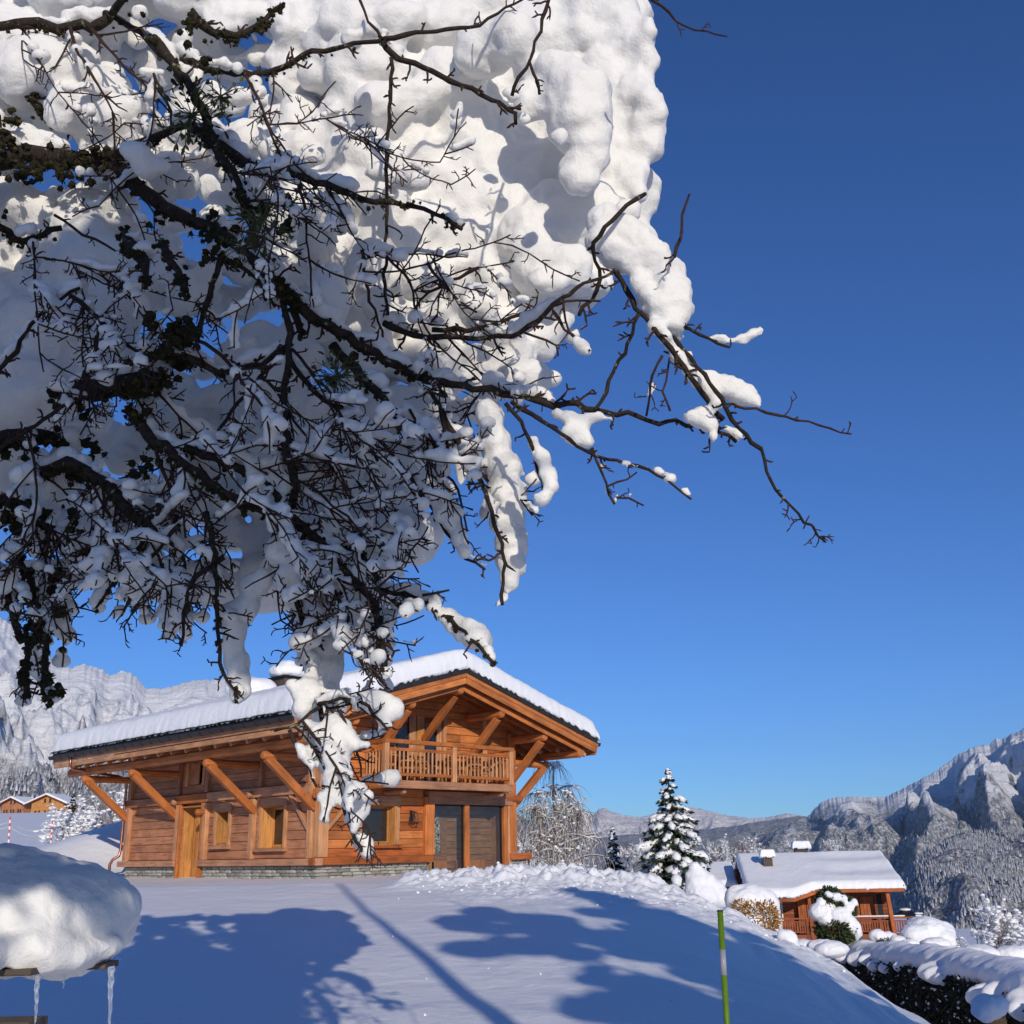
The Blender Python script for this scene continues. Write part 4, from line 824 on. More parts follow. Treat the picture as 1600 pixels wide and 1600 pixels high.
# birch
def birch(X, Y, base, top, lean, label):
    t = empty('birch_tree', (X, Y, base), 0, label, 'tree'); h = top-base
    tr = MB(); P = [(0, 0, -.4), (-.05, 0, h*.25), (.05, 0, h*.5), (-.12, 0, h*.75), (-.1, 0, h*.97)]; tr.tube(P, [.13, .11, .085, .05, .015], 8)
    tr.tube([(0.0, 0, h*.12), (.5, .1, h*.3), (.75, .15, h*.5), (.85, .1, h*.72)], [.07, .06, .04, .02], 6); tr.tube([(0, 0, h*.3), (-.6, 0, h*.5), (-.8, .1, h*.72)], [.05, .04, .02], 6)
    tr.build('trunk', M['birch_bark'], t, True)
    tw, fr, sn = MB(), MB(), MB()
    for k in range(62):
        z = h*rng.uniform(.30, .99); f = z/h; a = rng.uniform(0, 6.28); L = (2.3*(1-f*0.62))*rng.uniform(.55, 1.1)
        o = np.array([[0, 0, z], [.6*f*1.3, .1, z*.75], [-.7*f, 0, z*.75]][rng.integers(0, 3)]); d = np.array([math.cos(a), math.sin(a), rng.uniform(.5, 1.5)])
        P = [o]
        for i in range(6): d = d+np.array([0, 0, -.17])+rng.normal(0, .1, 3); d /= np.linalg.norm(d); P.append(P[-1]+d*L/6)
        P = np.array(P); tw.tube(P, np.linspace(.028, .008, 7), 4, cap=False)
        sn.tube(P+np.array([0, 0, .03]), np.linspace(.035, .012, 7)*rng.uniform(.7, 1.4), 4, cap=False)
        for j in range(32):
            i = rng.integers(1, 7); q = P[i]+rng.normal(0, .04, 3); LL = rng.uniform(.3, 1.25)*(1.1 if f > .5 else .7); dd = np.array([rng.normal(0, .5), rng.normal(0, .5), rng.uniform(-.3, .6)]); R_ = [q]
            for u in range(5): dd = dd+np.array([0, 0, -.5])+rng.normal(0, .12, 3); dd /= np.linalg.norm(dd); R_.append(R_[-1]+dd*LL/5)
            (tw if rng.random() < .5 else fr).tube(R_, np.linspace(.010, .005, 6), 3, cap=False)
    V1, F1 = ico(1)
    for k in range(260):
        f = rng.random(); a = rng.uniform(0, 6.28); r = rng.uniform(.1, 1.9)*(1-.55*f); rr = rng.uniform(.02, .07); sn.add(V1*np.array([rr*1.3, rr*1.2, rr*.8])*(1+.3*rng.uniform(-1, 1, V1.shape))+np.array([math.cos(a)*r, math.sin(a)*r, h*(.12+.7*f)]), F1)
    tw.build('branches', M['birch_twig'], t); fr.build('frosted_twigs', M['frost'], t, False, 'stuff'); sn.build('snow', M['snow'], t, True, 'stuff')
p = at_obj(868, 1185, 42); birch(p[0], 42, -2.4, p[2], 0, 'weeping birch with frosted hanging twigs right beside the main chalet')
def frost_tree(name, x, ytop, Y, base, label, spread=.9, levels=3, n0=4, mat='frost', r0=.05, droop=0, width=None, snow=0, cat='tree', kids=(4, 6), rmin=.008, group=None, tw='birch_twig'):
    p = at(x, ytop, Y); b = base if base is not None else gz(p[0], Y); t = empty(name, (p[0], Y, b), 0, label, cat, group); h = p[2]-b
    mb = MB(); frosty(mb, (0, 0, -.1), h, spread, levels, n0, droop, r0, kids=kids, rmin=rmin)
    zmax = max(v[:, 2].max() for v in mb.v); xm = max(np.abs(v[:, 0]).max() for v in mb.v); k = h/zmax; kx = (width*.5/xm) if width else k
    mb.v = [v*np.array([kx, kx, k]) for v in mb.v]
    mb.build('branches', M[mat], t, False)
    if tw:
        m2 = MB(); frosty(m2, (0, 0, -.1), h, spread, levels-1, n0, droop, r0*.8, kids=kids, rmin=rmin*.9); z2 = max(v[:, 2].max() for v in m2.v); x2 = max(np.abs(v[:, 0]).max() for v in m2.v)
        m2.v = [v*np.array([(width*.5/x2 if width else h/z2)*.95, (width*.5/x2 if width else h/z2)*.95, h/z2*.97]) for v in m2.v]; m2.build('dark_stems', M[tw], t, False)
    if snow:
        V1, F1 = ico(1); s = MB(); allv = np.concatenate(mb.v); idx = rng.integers(0, len(allv), snow)
        for i in idx:
            rr = rng.uniform(.5, 1.2)*h*.032; s.add(V1*np.array([rr*1.3, rr*1.3, rr*.65])*(1+.15*rng.uniform(-1, 1, V1.shape))+allv[i]+np.array([0, 0, rr*.3]), F1)
        s.build('snow', M['snow'], t, True, 'stuff')
    return t
frost_tree('snowy_bush', 135, 1238, 62, None, 'big snow-clotted bush with dark stems at the left, before the far chalets', spread=1.1, levels=3, n0=7, width=5.0, snow=420, cat='bush', droop=.3, r0=.07)
frost_tree('snowy_bush', 190, 1212, 55, None, 'bare snowy shrub showing behind the left end of the chalet under its eave', spread=.9, levels=3, n0=5, width=3.2, snow=150, cat='bush', r0=.06)
frost_tree('frosted_shrub', 1540, 1398, 52, None, 'frosted bare shrub at the right edge above the hedge', spread=1.0, levels=4, n0=7, width=3.8, snow=330, cat='bush', r0=.06, kids=(3, 5))
frost_tree('frosted_shrub', 1592, 1425, 56, None, 'lower frosted shrub cut by the right edge of the photo', spread=1.0, levels=3, n0=6, width=2.6, snow=140, cat='bush', r0=.05, kids=(3, 5))
for i, (x, y, Y, wd, lab) in enumerate(((825, 1290, 60, 3, 'frosted tree crown between the chalet corner and the birch'), (905, 1250, 66, 3.2, 'pale frosted tree behind the right side of the birch'), (985, 1310, 70, 3, 'frosted bush between the small spruce and the tall spruce'),
        (1112, 1312, 95, 3.5, 'frosted tree behind the annex roof, nearest the tall spruce'), (1140, 1303, 110, 4.5, 'frosted tree behind the annex, second from the tall spruce'), (1168, 1300, 110, 4, 'frosted tree above the left end of the neighbouring roof'), (1235, 1308, 100, 3, 'frosted tree behind the roof between the two chimneys'), (1295, 1309, 80, 1.6, 'small snowy tree just right of the rear chimney'), (1185, 1318, 90, 2.4, 'low frosted tree just behind the neighbouring ridge, left of its chimney'))):
    frost_tree('frosted_tree', x, y, Y, at(x, 1360, Y)[2], lab, spread=.7, levels=3, n0=4, width=wd, snow=60, group='frosted trees in the background', r0=.06, kids=(4, 6), rmin=.016)
# ------------------------------------------------------------------ snow shrubs and mounds
def px_blobs(L): 
    out = []
    for (x, y, rx, ry, Y) in L:
        k = Y/1621.0; out.append((at(x, y, Y), (rx*k, (rx+ry)*.5*k, ry*k)))
    return out
def mound(name, L, label, cat='snow-covered shrub', vox=.05, leaves=None, amp=.05, f=2.2, group=None, amp2=.015, stems=0):
    b = px_blobs(L); me = remeshed(b, vox, 3, 3, amp, f, amp2, 9)
    if not leaves:
        o = add_obj(name, me, M['snow'], None, True); return tag(o, label, cat, group)
    c0 = np.mean([q[0] for q in b], axis=0); zb = min(q[0][2]-q[1][2] for q in b); t = empty(name, (c0[0], c0[1], zb), 0, label, cat, group); t_inv = -np.array([c0[0], c0[1], zb])
    o = add_obj('snow', me, M['snow'], t, True, 'stuff'); o.location = t_inv
    mb = MB()
    for (x, y, rx, ry, Y, n, mat, sz) in leaves:
        k = Y/1621.0; c = at(x, y, Y)
        for i in range(n):
            v = rng.normal(0, 1, 3); v /= np.linalg.norm(v); q = c+v*np.array([rx*k, rx*k*.8, ry*k])*rng.uniform(.8, 1.04)
            mb.quadleaf(q+t_inv, v*.7+rng.normal(0, .5, 3), rng.normal(0, 1, 3), sz*rng.uniform(.6, 1.4), sz*.5)
    mb.build('foliage', M[leaves[0][6]], t); return t
mound('snowy_shrub', [(1086, 1357, 10, 10, 33), (1092, 1366, 14, 13, 33), (1089, 1379, 17, 18, 33), (1105, 1380, 17, 17, 33), (1116, 1392, 18, 19, 33), (1126, 1404, 16, 18, 33), (1098, 1402, 28, 24, 33), (1080, 1372, 9, 10, 33)], 'tall leaning white snow-buried shrub in front of the annex roof')
mound('snowy_shrub', [(1172, 1410, 34, 26, 29), (1150, 1405, 18, 18, 29), (1196, 1420, 22, 28, 29), (1205, 1440, 16, 26, 29), (1165, 1395, 20, 12, 29), (1180, 1450, 34, 22, 29), (1150, 1391, 10, 8, 29)], 'rounded snow-capped shrub showing brown autumn leaves, left of the neighbouring balcony',
      leaves=[(1180, 1436, 34, 24, 28.6, 1300, 'dry_leaf', .10), (1200, 1425, 12, 18, 28.6, 250, 'dry_leaf', .09), (1160, 1418, 14, 10, 28.5, 200, 'dry_leaf', .08)])
mound('snow_lump', [(1232, 1470, 13, 17, 24), (1238, 1482, 12, 10, 24), (1222, 1462, 8, 8, 24)], 'small upright snow lump on the edge of the bank beside the leafy shrub', 'snow')
mound('snow_mound', [(1256, 1480, 26, 11, 36), (1262, 1482, 18, 9, 36)], 'smooth low snow mound behind the bank below the neighbouring balcony', 'snow', amp=.02)
mound('snow_mound', [(1285, 1478, 22, 9, 34), (1300, 1484, 26, 12, 33)], 'low drift of snow between the round mound and the hedge', 'snow', amp=.04)
def conif_shrub():
    t = mound('conifer_shrub', [(1280, 1425, 15, 13, 44), (1292, 1437, 14, 10, 44), (1312, 1432, 18, 14, 44), (1306, 1402, 9, 7, 44), (1294, 1398, 6, 5, 44), (1318, 1405, 6, 6, 44), (1326, 1418, 8, 8, 44), (1334, 1410, 6, 6, 44), (1328, 1446, 13, 14, 44), (1297, 1416, 8, 5, 44), (1338, 1455, 8, 14, 44), (1283, 1410, 7, 7, 44)],
          'dark green conifer shrub loaded with snow lumps in front of the neighbouring balcony', vox=.035, amp=.03, f=4,
          leaves=[(1306, 1452, 28, 20, 44.2, 2600, 'green_leaf', .16), (1298, 1412, 20, 22, 44.3, 1800, 'green_leaf', .14), (1322, 1420, 14, 18, 44.3, 700, 'green_leaf', .13)])
conif_shrub()
mound('snowy_shrub', [(1452, 1458, 36, 22, 44), (1430, 1462, 20, 18, 43.5), (1475, 1468, 18, 16, 43.5), (1440, 1448, 22, 16, 44.5), (1460, 1476, 22, 10, 42.5)], 'broad white snow dome of a shrub right of the neighbouring balcony', amp=.10, f=1.3)
mound('snowy_shrub', [(1372, 1462, 13, 9, 43), (1388, 1464, 12, 8, 43), (1404, 1470, 14, 9, 42), (1422, 1476, 14, 7, 41)], 'low lumpy snow-covered shrub between the balcony and the hedge', amp=.06, f=2.5,
      leaves=[(1400, 1474, 26, 7, 42.4, 500, 'green_leaf', .1)])
mound('snow_mound', [(1528, 1492, 32, 14, 40), (1500, 1490, 18, 8, 40)], 'smooth snow hump behind the hedge, left of the right frame edge', 'snow', amp=.03)
mound('snow_mound', [(1582, 1492, 28, 13, 42), (1615, 1490, 26, 16, 42)], 'snow hump behind the hedge touching the right edge of the photo', 'snow', amp=.03)
# ------------------------------------------------------------------ hedge
def hedge():
    t = empty('hedge', (14, 38, -6), 0, 'long dark clipped hedge under a thick roll of snow, running down to the right edge', 'hedge'); c = -np.array([14, 38, -6.0])
    ctrl = np.array([[1326, 1494, 46], [1400, 1503, 40], [1480, 1515, 34], [1560, 1534, 29.5], [1640, 1560, 26], [1760, 1600, 22.5]], float)   # centre line of the hedge top, px + distance
    s = np.linspace(0, 5, 90); cp = np.stack([np.interp(s, range(6), ctrl[:, k]) for k in range(3)], 1)
    P = np.array([at(*q) for q in cp]); T = np.gradient(P, axis=0); T /= np.linalg.norm(T, axis=1)[:, None]; Nn = np.stack([-T[:, 1], T[:, 0], 0*T[:, 0]], 1); Nn /= np.linalg.norm(Nn, axis=1)[:, None]
    hw = .85; V = []; F = []
    core = MB(); ring = []
    for i in range(len(P)):
        for (a, b) in ((-hw, -1.9), (-hw, 0.0), (hw, 0.0), (hw, -1.9)): ring.append(P[i]+Nn[i]*a+np.array([0, 0, b])+c)
    for i in range(len(P)-1):
        for k in range(3): F.append((i*4+k, i*4+k+1, i*4+k+5, i*4+k+4))
    F += [(0, 3, 2, 1)]; core.add(ring, F); core.build('hedge_core', M['hedge_leaf'], t)
    lf = MB(); sn = MB(); sgn = 1 if (Nn[40]@(-P[40])) > 0 else -1
    for i in range(15000):
        j = rng.integers(0, len(P)); side = sgn if rng.random() < .9 else -sgn; q = P[j]+T[j]*rng.uniform(-.2, .2)+Nn[j]*side*(hw+rng.uniform(-.03, .10))+np.array([0, 0, rng.uniform(-1.8, .05)])+c
        if i % 30 == 0: sn.quadleaf(q+Nn[j]*side*.05, rng.normal(0, 1, 3), rng.normal(0, 1, 3), .10, .09)
        else: lf.quadleaf(q, rng.normal(0, 1, 3), rng.normal(0, 1, 3), .13, .07)
    lf.build('foliage', M['hedge_leaf'], t); sn.build('snow_specks', M['snow'], t, False, 'stuff')
    bl = []
    for i in range(0, len(P), 1):
        w = rng.uniform(.85, 1.1); bl.append((P[i]+np.array([0, 0, .18+.03*math.sin(i*.45)+rng.uniform(-.03, .03)])+Nn[i]*rng.uniform(-.1, .1), (.75, .95, .48*w)))
        if rng.random() < .3: s_ = rng.uniform(.6, 1.5); bl.append((P[i]+Nn[i]*sgn*(.72+rng.uniform(-.1, .12))+T[i]*rng.uniform(-.3, .3)+np.array([0, 0, .10-rng.uniform(0, .2)*s_]), (.5*s_, .28, .24*s_)))
    me = remeshed(bl, .07, 2, 14, .07, .9, .012, 8); o = add_obj('snow', me, M['snow'], t, True, 'stuff'); o.location = c
hedge()
# ------------------------------------------------------------------ small standing things
def stump():
    p = at(1556, 1592, 15); t = empty('cut_post', (p[0], p[1], p[2]-.45), 0, 'short wooden post with a round snow cap at the lower right corner', 'post')
    mb = MB(); mb.tube([(0, 0, 0), (.01, 0, .25), (0, 0, .47)], [.13, .12, .125], 12); mb.build('wood', M['honey'], t)
    me = remeshed([(np.array([-.06, 0, .60]), (.23, .23, .15)), (np.array([-.10, 0, .54]), (.20, .2, .13)), (np.array([.02, 0, .62]), (.16, .18, .13))], .018, 3, 3, .02, 6); add_obj('snow_cap', me, M['snow'], t, True)
stump()
def marker():
    a, b = at(1125, 1422, 7.0), at(1136, 1600, 6.9); d = (b-a)/np.linalg.norm(b-a); L = 1.55
    t = empty('marker_pole', a+d*L, 0, 'slim green plastic snow marker pole with a grey band, standing in the foreground', 'marker pole'); o = a+d*L
    def seg(nm, s0, s1, r, m): mb = MB(); mb.tube([a+d*s0-o, a+d*s1-o], r, 16); mb.build(nm, M[m], t, True)
    k = np.linalg.norm(b-a)/178.0
    seg('shaft', 0.012, L, .0185, 'pole_green'); seg('cap', 0.0, .012, .0192, 'pole_dark'); seg('reflective_band', 64*k, 104*k, .0192, 'pole_grey')
marker()
def snow_pole(x, y0, y1, Y, label, lean=0):
    a, b = at(x+lean, y0, Y), at(x, y1, Y); t = empty('snow_pole', b, 0, label, 'marker pole', 'striped snow poles along the track'); n = 9
    for k in range(n):
        p0, p1 = a+(b-a)*k/n-b, a+(b-a)*(k+1)/n-b; mb = MB(); mb.tube([p0, p1], .045, 8); mb.build('band', M['pole_red' if k % 2 == 0 else 'pole_white'], t)
snow_pole(13, 1276, 1322, 58, 'red and white striped snow pole at the left edge of the photo', 3); snow_pole(79, 1283, 1322, 60, 'red and white striped snow pole before the snowy bush', 3)
mb = MB(); a, b = at(4, 1318, 50), at(3, 1336, 50); mb.tube([a-b, (0, 0, 0)], .05, 8); o = mb.build('stake', M['old_wood']); o.location = b; tag(o, 'short grey stake in the snow at the very left edge', 'stake')
mb = MB()
for (y0, y1) in ((1285, 1290), (1292, 1300)):
    A, B = at(-60, y0-14, 56), at(15, y0, 58); Cc = at(80, y1, 60)
    for (p_, q_) in ((A, B), (B, Cc)):
        P = [p_+(q_-p_)*t_+np.array([0, 0, -.35*math.sin(math.pi*t_)]) for t_ in np.linspace(0, 1, 8)]; mb.tube(P, .018, 4)
o = mb.build('rope', M['frost']); tag(o, 'thin frosted double rope strung between the striped snow poles', 'rope')
# ------------------------------------------------------------------ garden table with snow cushion and icicles
def table():
    zt = at(100, 1507, 4.2)[2]; t = empty('garden_table', (-2.55, 4.25, gz(-2.5, 4.2)), 0, 'grey wooden garden table under a big cushion of snow at lower left', 'table'); o = np.array([-2.55, 4.25, gz(-2.5, 4.2)])
    A = at(172, 1508, 4.30); 
    def bd(nm, p0, p1, w, h): frame_obj(nm, tuple(p0-o), tuple(p1-o), w, h, M['old_wood'], t, ch=.004)
    z = A[2]
    xr = A[0]
    for k, (yy, x1) in enumerate(((4.32, xr), (4.47, xr-.14), (4.62, xr-.2), (4.77, xr-.26))): bd('board', np.array([-3.9, yy, z]), np.array([x1, yy, z]), .14, .022)
    B = at(58, 1517, 3.95); bd('front_board', np.array([-3.9, 3.95, B[2]]), np.array([B[0], 3.95, B[2]]), .10, .022)
    bd('front_board', np.array([-3.9, 4.08, B[2]]), np.array([B[0]-.02, 4.08, B[2]]), .10, .022)
    Cc = at(60, 1599, 4.1); bd('shelf_board', np.array([-3.9, 4.1, Cc[2]]), np.array([Cc[0], 4.1, Cc[2]]), .16, .03)
    for x in (-2.65, -3.8):
        for y in (4.1, 4.75): bd('leg', np.array([x, y, z]), np.array([x, y, o[2]-.1]), .06, .06)
    bd('rail', np.array([-2.65, 4.75, z-.06]), np.array([-2.65, 3.95, z-.06]), .05, .07); bd('rail', np.array([-3.8, 4.75, z-.06]), np.array([-3.8, 3.95, z-.06]), .05, .07)
    bl = [(at(60, 1433, 4.35), (.36, .45, .205)), (at(0, 1420, 4.4), (.4, .5, .235)), (at(-80, 1420, 4.4), (.45, .5, .24)), (at(-180, 1425, 4.4), (.5, .5, .24)), (at(92, 1440, 4.4), (.28, .42, .20)), (at(132, 1440, 4.45), (.16, .36, .165)),
          (at(146, 1432, 4.5), (.10, .3, .12)), (at(60, 1399, 4.9), (.40, .4, .14)), (at(0, 1397, 4.9), (.5, .45, .16)), (at(117, 1412, 4.75), (.22, .35, .13)), (at(142, 1462, 4.35), (.09, .2, .11)), (at(132, 1480, 4.3), (.12, .25, .085)),
          (at(82, 1484, 4.2), (.24, .28, .075)), (at(30, 1478, 4.1), (.25, .24, .10)), (at(10, 1495, 4.02), (.16, .16, .07)), (at(48, 1506, 4.05), (.06, .15, .04)), (at(-70, 1490, 4.0), (.3, .2, .1)), (at(-12, 1500, 3.8), (.035, .12, .07)), (at(-160, 1490, 4.0), (.35, .2, .12))]
    me = remeshed(bl, .014, 3, 3, .030, 3.2, .011, 12); tag(add_obj('snow_cushion', me, M['snow_tree'], None, True), 'fat rounded cushion of snow lying on the garden table at lower left', 'snow')
    for i, (x, y0, y1, r, Y, lab) in enumerate(((59, 1524, 1599, .010, 3.97, 'long thin icicle under the left board of the table'), (102, 1508, 1545, .006, 4.3, 'short thin icicle left of the middle under the table'), (123, 1507, 1526, .004, 4.3, 'tiny icicle in the middle under the table edge'), (174, 1510, 1604, .013, 4.28, 'long thick icicle at the right end of the table'))):
        a, b = at(x, y0, Y), at(x-(3 if i else 4), y1, Y); n = 14; P = [a+(b-a)*q/n+np.array([rng.normal(0, .0012), 0, 0]) for q in range(n+1)]
        R = [r*(1-.72*q/n)*(1+.18*math.sin(q*2.1)) for q in range(n+1)]; mb = MB(); mb.tube(P-np.array(a), R, 10); ob = mb.build('icicle', M['ice'], None, True); ob.location = a; tag(ob, lab, 'icicle', 'icicles under the garden table')
table()
# ------------------------------------------------------------------ neighbouring chalet
def neighbour():
    NA = math.radians(-7); O = at(1290, 1390, 64); O = np.array([O[0], O[1], -2.70]); root = (O, NA)
    R = empty('neighbour_chalet', (O[0], O[1], O[2]), NA, 'lower brown chalet with wide snowy roof and long balcony on the right', 'chalet')
    xl, xr = -4.45, 4.35; yr = 5.0; sl = 0.32
    def P(n, a, b, w, h, m, par=R, **k): return frame_obj(n, a, b, w, h, M[m], par, **k)
    yw = 1.9; zb = -2.45
    mb = MB(); mb.box((xl+.6, yw+.06, -4.5), (xr-.5, 8.4, .35)); wall = mb.build('wall', M['brown_wood'], R)
    z = zb
    while z < 0.3:
        for a, b in ((xl+.6, -3.05), (-2.35, -1.5), (-.4, 1.3), (3.0, 3.15), (3.45, xr-.5)) if -1.55 < z+.1 < -.35 else ((xl+.6, 3.15), (3.45, xr-.5)): P('board', (a, yw+.03, z+.1), (b, yw+.03, z+.1), .05, .185, 'brown_wood', wall)
        z += .195
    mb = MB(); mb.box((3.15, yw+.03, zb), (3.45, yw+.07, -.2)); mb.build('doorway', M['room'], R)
    # window with pale frame
    mb = MB(); mb.box((-3.0, yw+.02, -1.5), (-2.4, yw+.05, -.55)); wn_ = mb.build('window', M['room'], R)
    for a, b in (((-3.03, yw-.02, -1.5), (-3.03, yw-.02, -.5)), ((-2.37, yw-.02, -1.5), (-2.37, yw-.02, -.5))): P('frame', a, b, .09, .06, 'white_frame', wn_, up=(0, 1, 0))
    P('frame', (-3.07, yw-.02, -1.54), (-2.33, yw-.02, -1.54), .06, .12, 'white_frame', wn_); P('frame', (-2.7, yw-.02, -1.5), (-2.7, yw-.02, -.5), .05, .05, 'white_frame', wn_, up=(0, 1, 0))
    mb = MB(); mb.box((-2.95, yw, -1.48), (-2.42, yw+.01, -.55)); mb.build('pane', M['glass'], wn_)
    for k, (a, b) in enumerate(((-1.45, -.95), (-.92, -.45), (1.35, 2.1), (2.15, 2.95))):
        s = MB(); s.box((a, yw-.03, -1.55), (b, yw+.02, -.3)); so = s.build('shutter', M['shutter_wood'], R)
        for q in range(4): P('shutter_board', (a+(b-a)*(q+.5)/4, yw-.045, -1.53), (a+(b-a)*(q+.5)/4, yw-.045, -.32), (b-a)/4-.015, .03, 'shutter_wood', so, up=(0, 1, 0), ch=.004)
    # balcony
    bal = MB(); bal.box((-3.1, .35, zb), (5.1, yw, zb+.1)); bo = bal.build('balcony', M['brown_wood'], R)
    def rail(xa, xb, y):
        P('edge_beam', (xa, y, zb+.05), (xb, y, zb+.05), .1, .26, 'brown_wood', bo); P('rail', (xa, y, zb+.32), (xb, y, zb+.32), .05, .07, 'brown_wood', bo); P('handrail', (xa, y, zb+1.05), (xb, y, zb+1.05), .12, .09, 'brown_wood', bo); P('rail', (xa, y, zb+.88), (xb, y, zb+.88), .05, .06, 'brown_wood', bo)
    rail(-3.1, 5.1, .35)
    n = int(8.2/.14)
    bm_ = MB(); bm_.box((0, -.045, -.012), (.58, .045, .012)); bme = bm_.mesh('baluster', [M['brown_wood']])
    for k in range(n):
        o = bpy.data.objects.new('baluster', bme); COL.objects.link(o); o.parent = bo; o.matrix_local = Matrix(((0, 1, 0, -3.0+k*.14), (0, 0, 1, .35), (1, 0, 0, zb+.33), (0, 0, 0, 1)))
    for x in (-3.1, -1.2, .9, 2.9, 5.1): P('baluster_post', (x, .34, zb-.05), (x, .34, zb+1.05), .14, .12, 'brown_wood', bo, up=(0, 1, 0))
    for k in range(9):
        o = bpy.data.objects.new('baluster', bme); COL.objects.link(o); o.parent = bo; o.matrix_local = Matrix(((1*0, 0, 1, 5.1), (0, 1, 0, .5+k*.15), (1, 0, 0, zb+.33), (0, 0, 0, 1)))
    frame_obj('handrail', (5.1, .41, zb+1.05), (5.1, yw, zb+1.05), .12, .09, M['brown_wood'], bo); 
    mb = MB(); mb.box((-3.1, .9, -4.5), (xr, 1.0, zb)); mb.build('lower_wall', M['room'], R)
    # posts, beams
    P('post', (3.62, .25, zb-.1), (3.45, .25, .2), .22, .22, 'shutter_wood', up=(0, 1, 0)); P('post', (-.95, .3, zb-.1), (-.95, .3, -.05), .18, .18, 'brown_wood', up=(0, 1, 0)); P('post', (.95, .3, -.6), (.95, .3, .2), .14, .14, 'brown_wood', up=(0, 1, 0))
    P('beam', (-1.5, .25, .12), (xr-.05, .25, .12), .2, .24, 'brown_wood'); P('beam', (3.62, .3, .1), (3.62, yw, .1), .18, .2, 'brown_wood')
    # roof deck: front eave drops lower on the left part
    def shift(x): return 1.05*sm(-.4, -2.1, np.asarray(x, float))
    def rz(x, y): return .30+sl*np.minimum(y, 2*yr-y)
    xs = np.linspace(xl, xr, 30); V = []
    for x in xs:
        yf = -.05-float(shift(x)); 
        for (yy, dz) in ((yf, 0), (yr, 0), (2*yr, 0)): V.append((x, yy, float(rz(x, yy))-.06))
    for x in xs:
        yf = -.05-float(shift(x))
        for (yy, dz) in ((yf, 0), (yr, 0), (2*yr, 0)): V.append((x, yy, float(rz(x, yy))-.26))
    n3 = 90; F = []
    for i in range(29):
        for k in range(2): F += [(i*3+k, i*3+3+k, i*3+4+k, i*3+1+k), (n3+i*3+k+1, n3+i*3+4+k, n3+i*3+3+k, n3+i*3+k)]
        F += [(i*3, n3+i*3, n3+i*3+3, i*3+3)]
    F += [(0, 1, n3+1, n3), (1, 2, n3+2, n3+1), (87+1, 87, n3+87, n3+88), (89, 88, n3+88, n3+89)]
    mb = MB(); mb.add(V, F); rf = mb.build('roof', M['brown_wood'], R)
    P('verge_board', (xr+.02, -.1, .26), (xr+.02, yr, .26+sl*yr), .05, .24, 'shutter_wood', rf)
    P('fascia_board', (-.4, -.12, .1), (xr, -.12, .1), .05, .2, 'shutter_wood', rf); P('fascia_board', (xl, -1.16, -.32), (-2.0, -1.16, -.32), .05, .18, 'brown_wood', rf); P('fascia_board', (-2.0, -1.14, -.32), (-.4, -.12, .1), .05, .2, 'shutter_wood', rf)
    o = blanket('roof_snow', xl, xr, 0, 2*yr, lambda x, y: rz(x, y)-.05+0*x, .36, .24, 'wide smooth snow sheet on the roof of the neighbouring brown chalet', root, res=.11, lump=.03, rag=.05, over=.12, seed=3, mat='snow')
    me = o.data; n = len(me.vertices); co = np.empty(n*3); me.vertices.foreach_get('co', co); co = co.reshape(-1, 3); f = 1-np.clip((co[:, 1]+.1)/yr, 0, 1); s_ = shift(co[:, 0])*f
    co[:, 1] -= s_; co[:, 2] -= s_*sl; rp = .05*np.sin((co[:, 1]*2.6)+.3*np.sin(co[:, 0]))*np.clip(co[:, 1]/1.0, 0, 1)*np.clip((co[:, 0]+1)/2.5, 0, 1); co[:n//2, 2] += rp[:n//2]; me.vertices.foreach_set('co', co.ravel()); me.update()
    # chimneys
    for (x, y, z, w, h, cl, lab) in ((-2.85, 2.9, rz(0, 2.9)-.2, .55, .95, (0.55, .5, .28), 'square snow block on the neighbouring chalet front chimney'), (-.3, 6.6, rz(0, 6.6)-.2, .8, 1.25, (.58, .5, .24), 'square snow block on the neighbouring chalet rear chimney')):
        mb = MB(); mb.box((x-w/2, y-w/2, z), (x+w/2, y+w/2, z+h)); c = mb.build('chimney', M['slate'], R)
        for q in range(5): frame_obj('slate_strip', (x-w/2+(q+.5)*w/5, y-w/2-.02, z+.1), (x-w/2+(q+.5)*w/5, y-w/2-.02, z+h-.02), w/5-.02, .03, M['slate'], c, up=(0, 1, 0), ch=0)
        mb = MB(); mb.box((x-w/2-.12, y-w/2-.1, z+h), (x+w/2+.12, y+w/2+.1, z+h+.06)); mb.build('chimney_cap', M['black'], c)
        blanket('chimney_snow', x-w/2-.1, x+w/2+.1, y-w/2-.1, y+w/2+.1, lambda X_, Y_, zz=z+h+.06: zz+0*X_, .38, .13, lab, root, res=.06, over=.08, lump=.02, rag=.02, seed=x, mat='snow')
    # annex on the left, set back
    ax0, ax1, ay = -9.3, -4.9, 4.6
    mb = MB(); mb.box((ax0+.3, ay+.8, -4.5), (ax1+.3, ay+6, .05)); aw = mb.build('annex_wall', M['brown_wood'], R)
    for k in range(12): P('board', (ax0+.3, ay+.77, -2.3+k*.2), (ax1+.2, ay+.77, -2.3+k*.2), .05, .185, 'brown_wood', aw)
    P('beam', (ax0, ay+.1, .1), (ax1, ay+.1, .1), .16, .2, 'brown_wood')
    mb = MB(); mb.add([(ax0, ay-.1, .25), (ax1+.3, ay-.1, .25), (ax1+.3, ay+3.4, 1.37), (ax0, ay+3.4, 1.37), (ax0, ay-.1, .1), (ax1+.3, ay-.1, .1), (ax1+.3, ay+3.4, 1.2), (ax0, ay+3.4, 1.2)], [(0, 1, 2, 3), (7, 6, 5, 4), (0, 4, 5, 1), (1, 5, 6, 2), (2, 6, 7, 3), (3, 7, 4, 0)]); mb.build('annex_roof', M['brown_wood'], R)
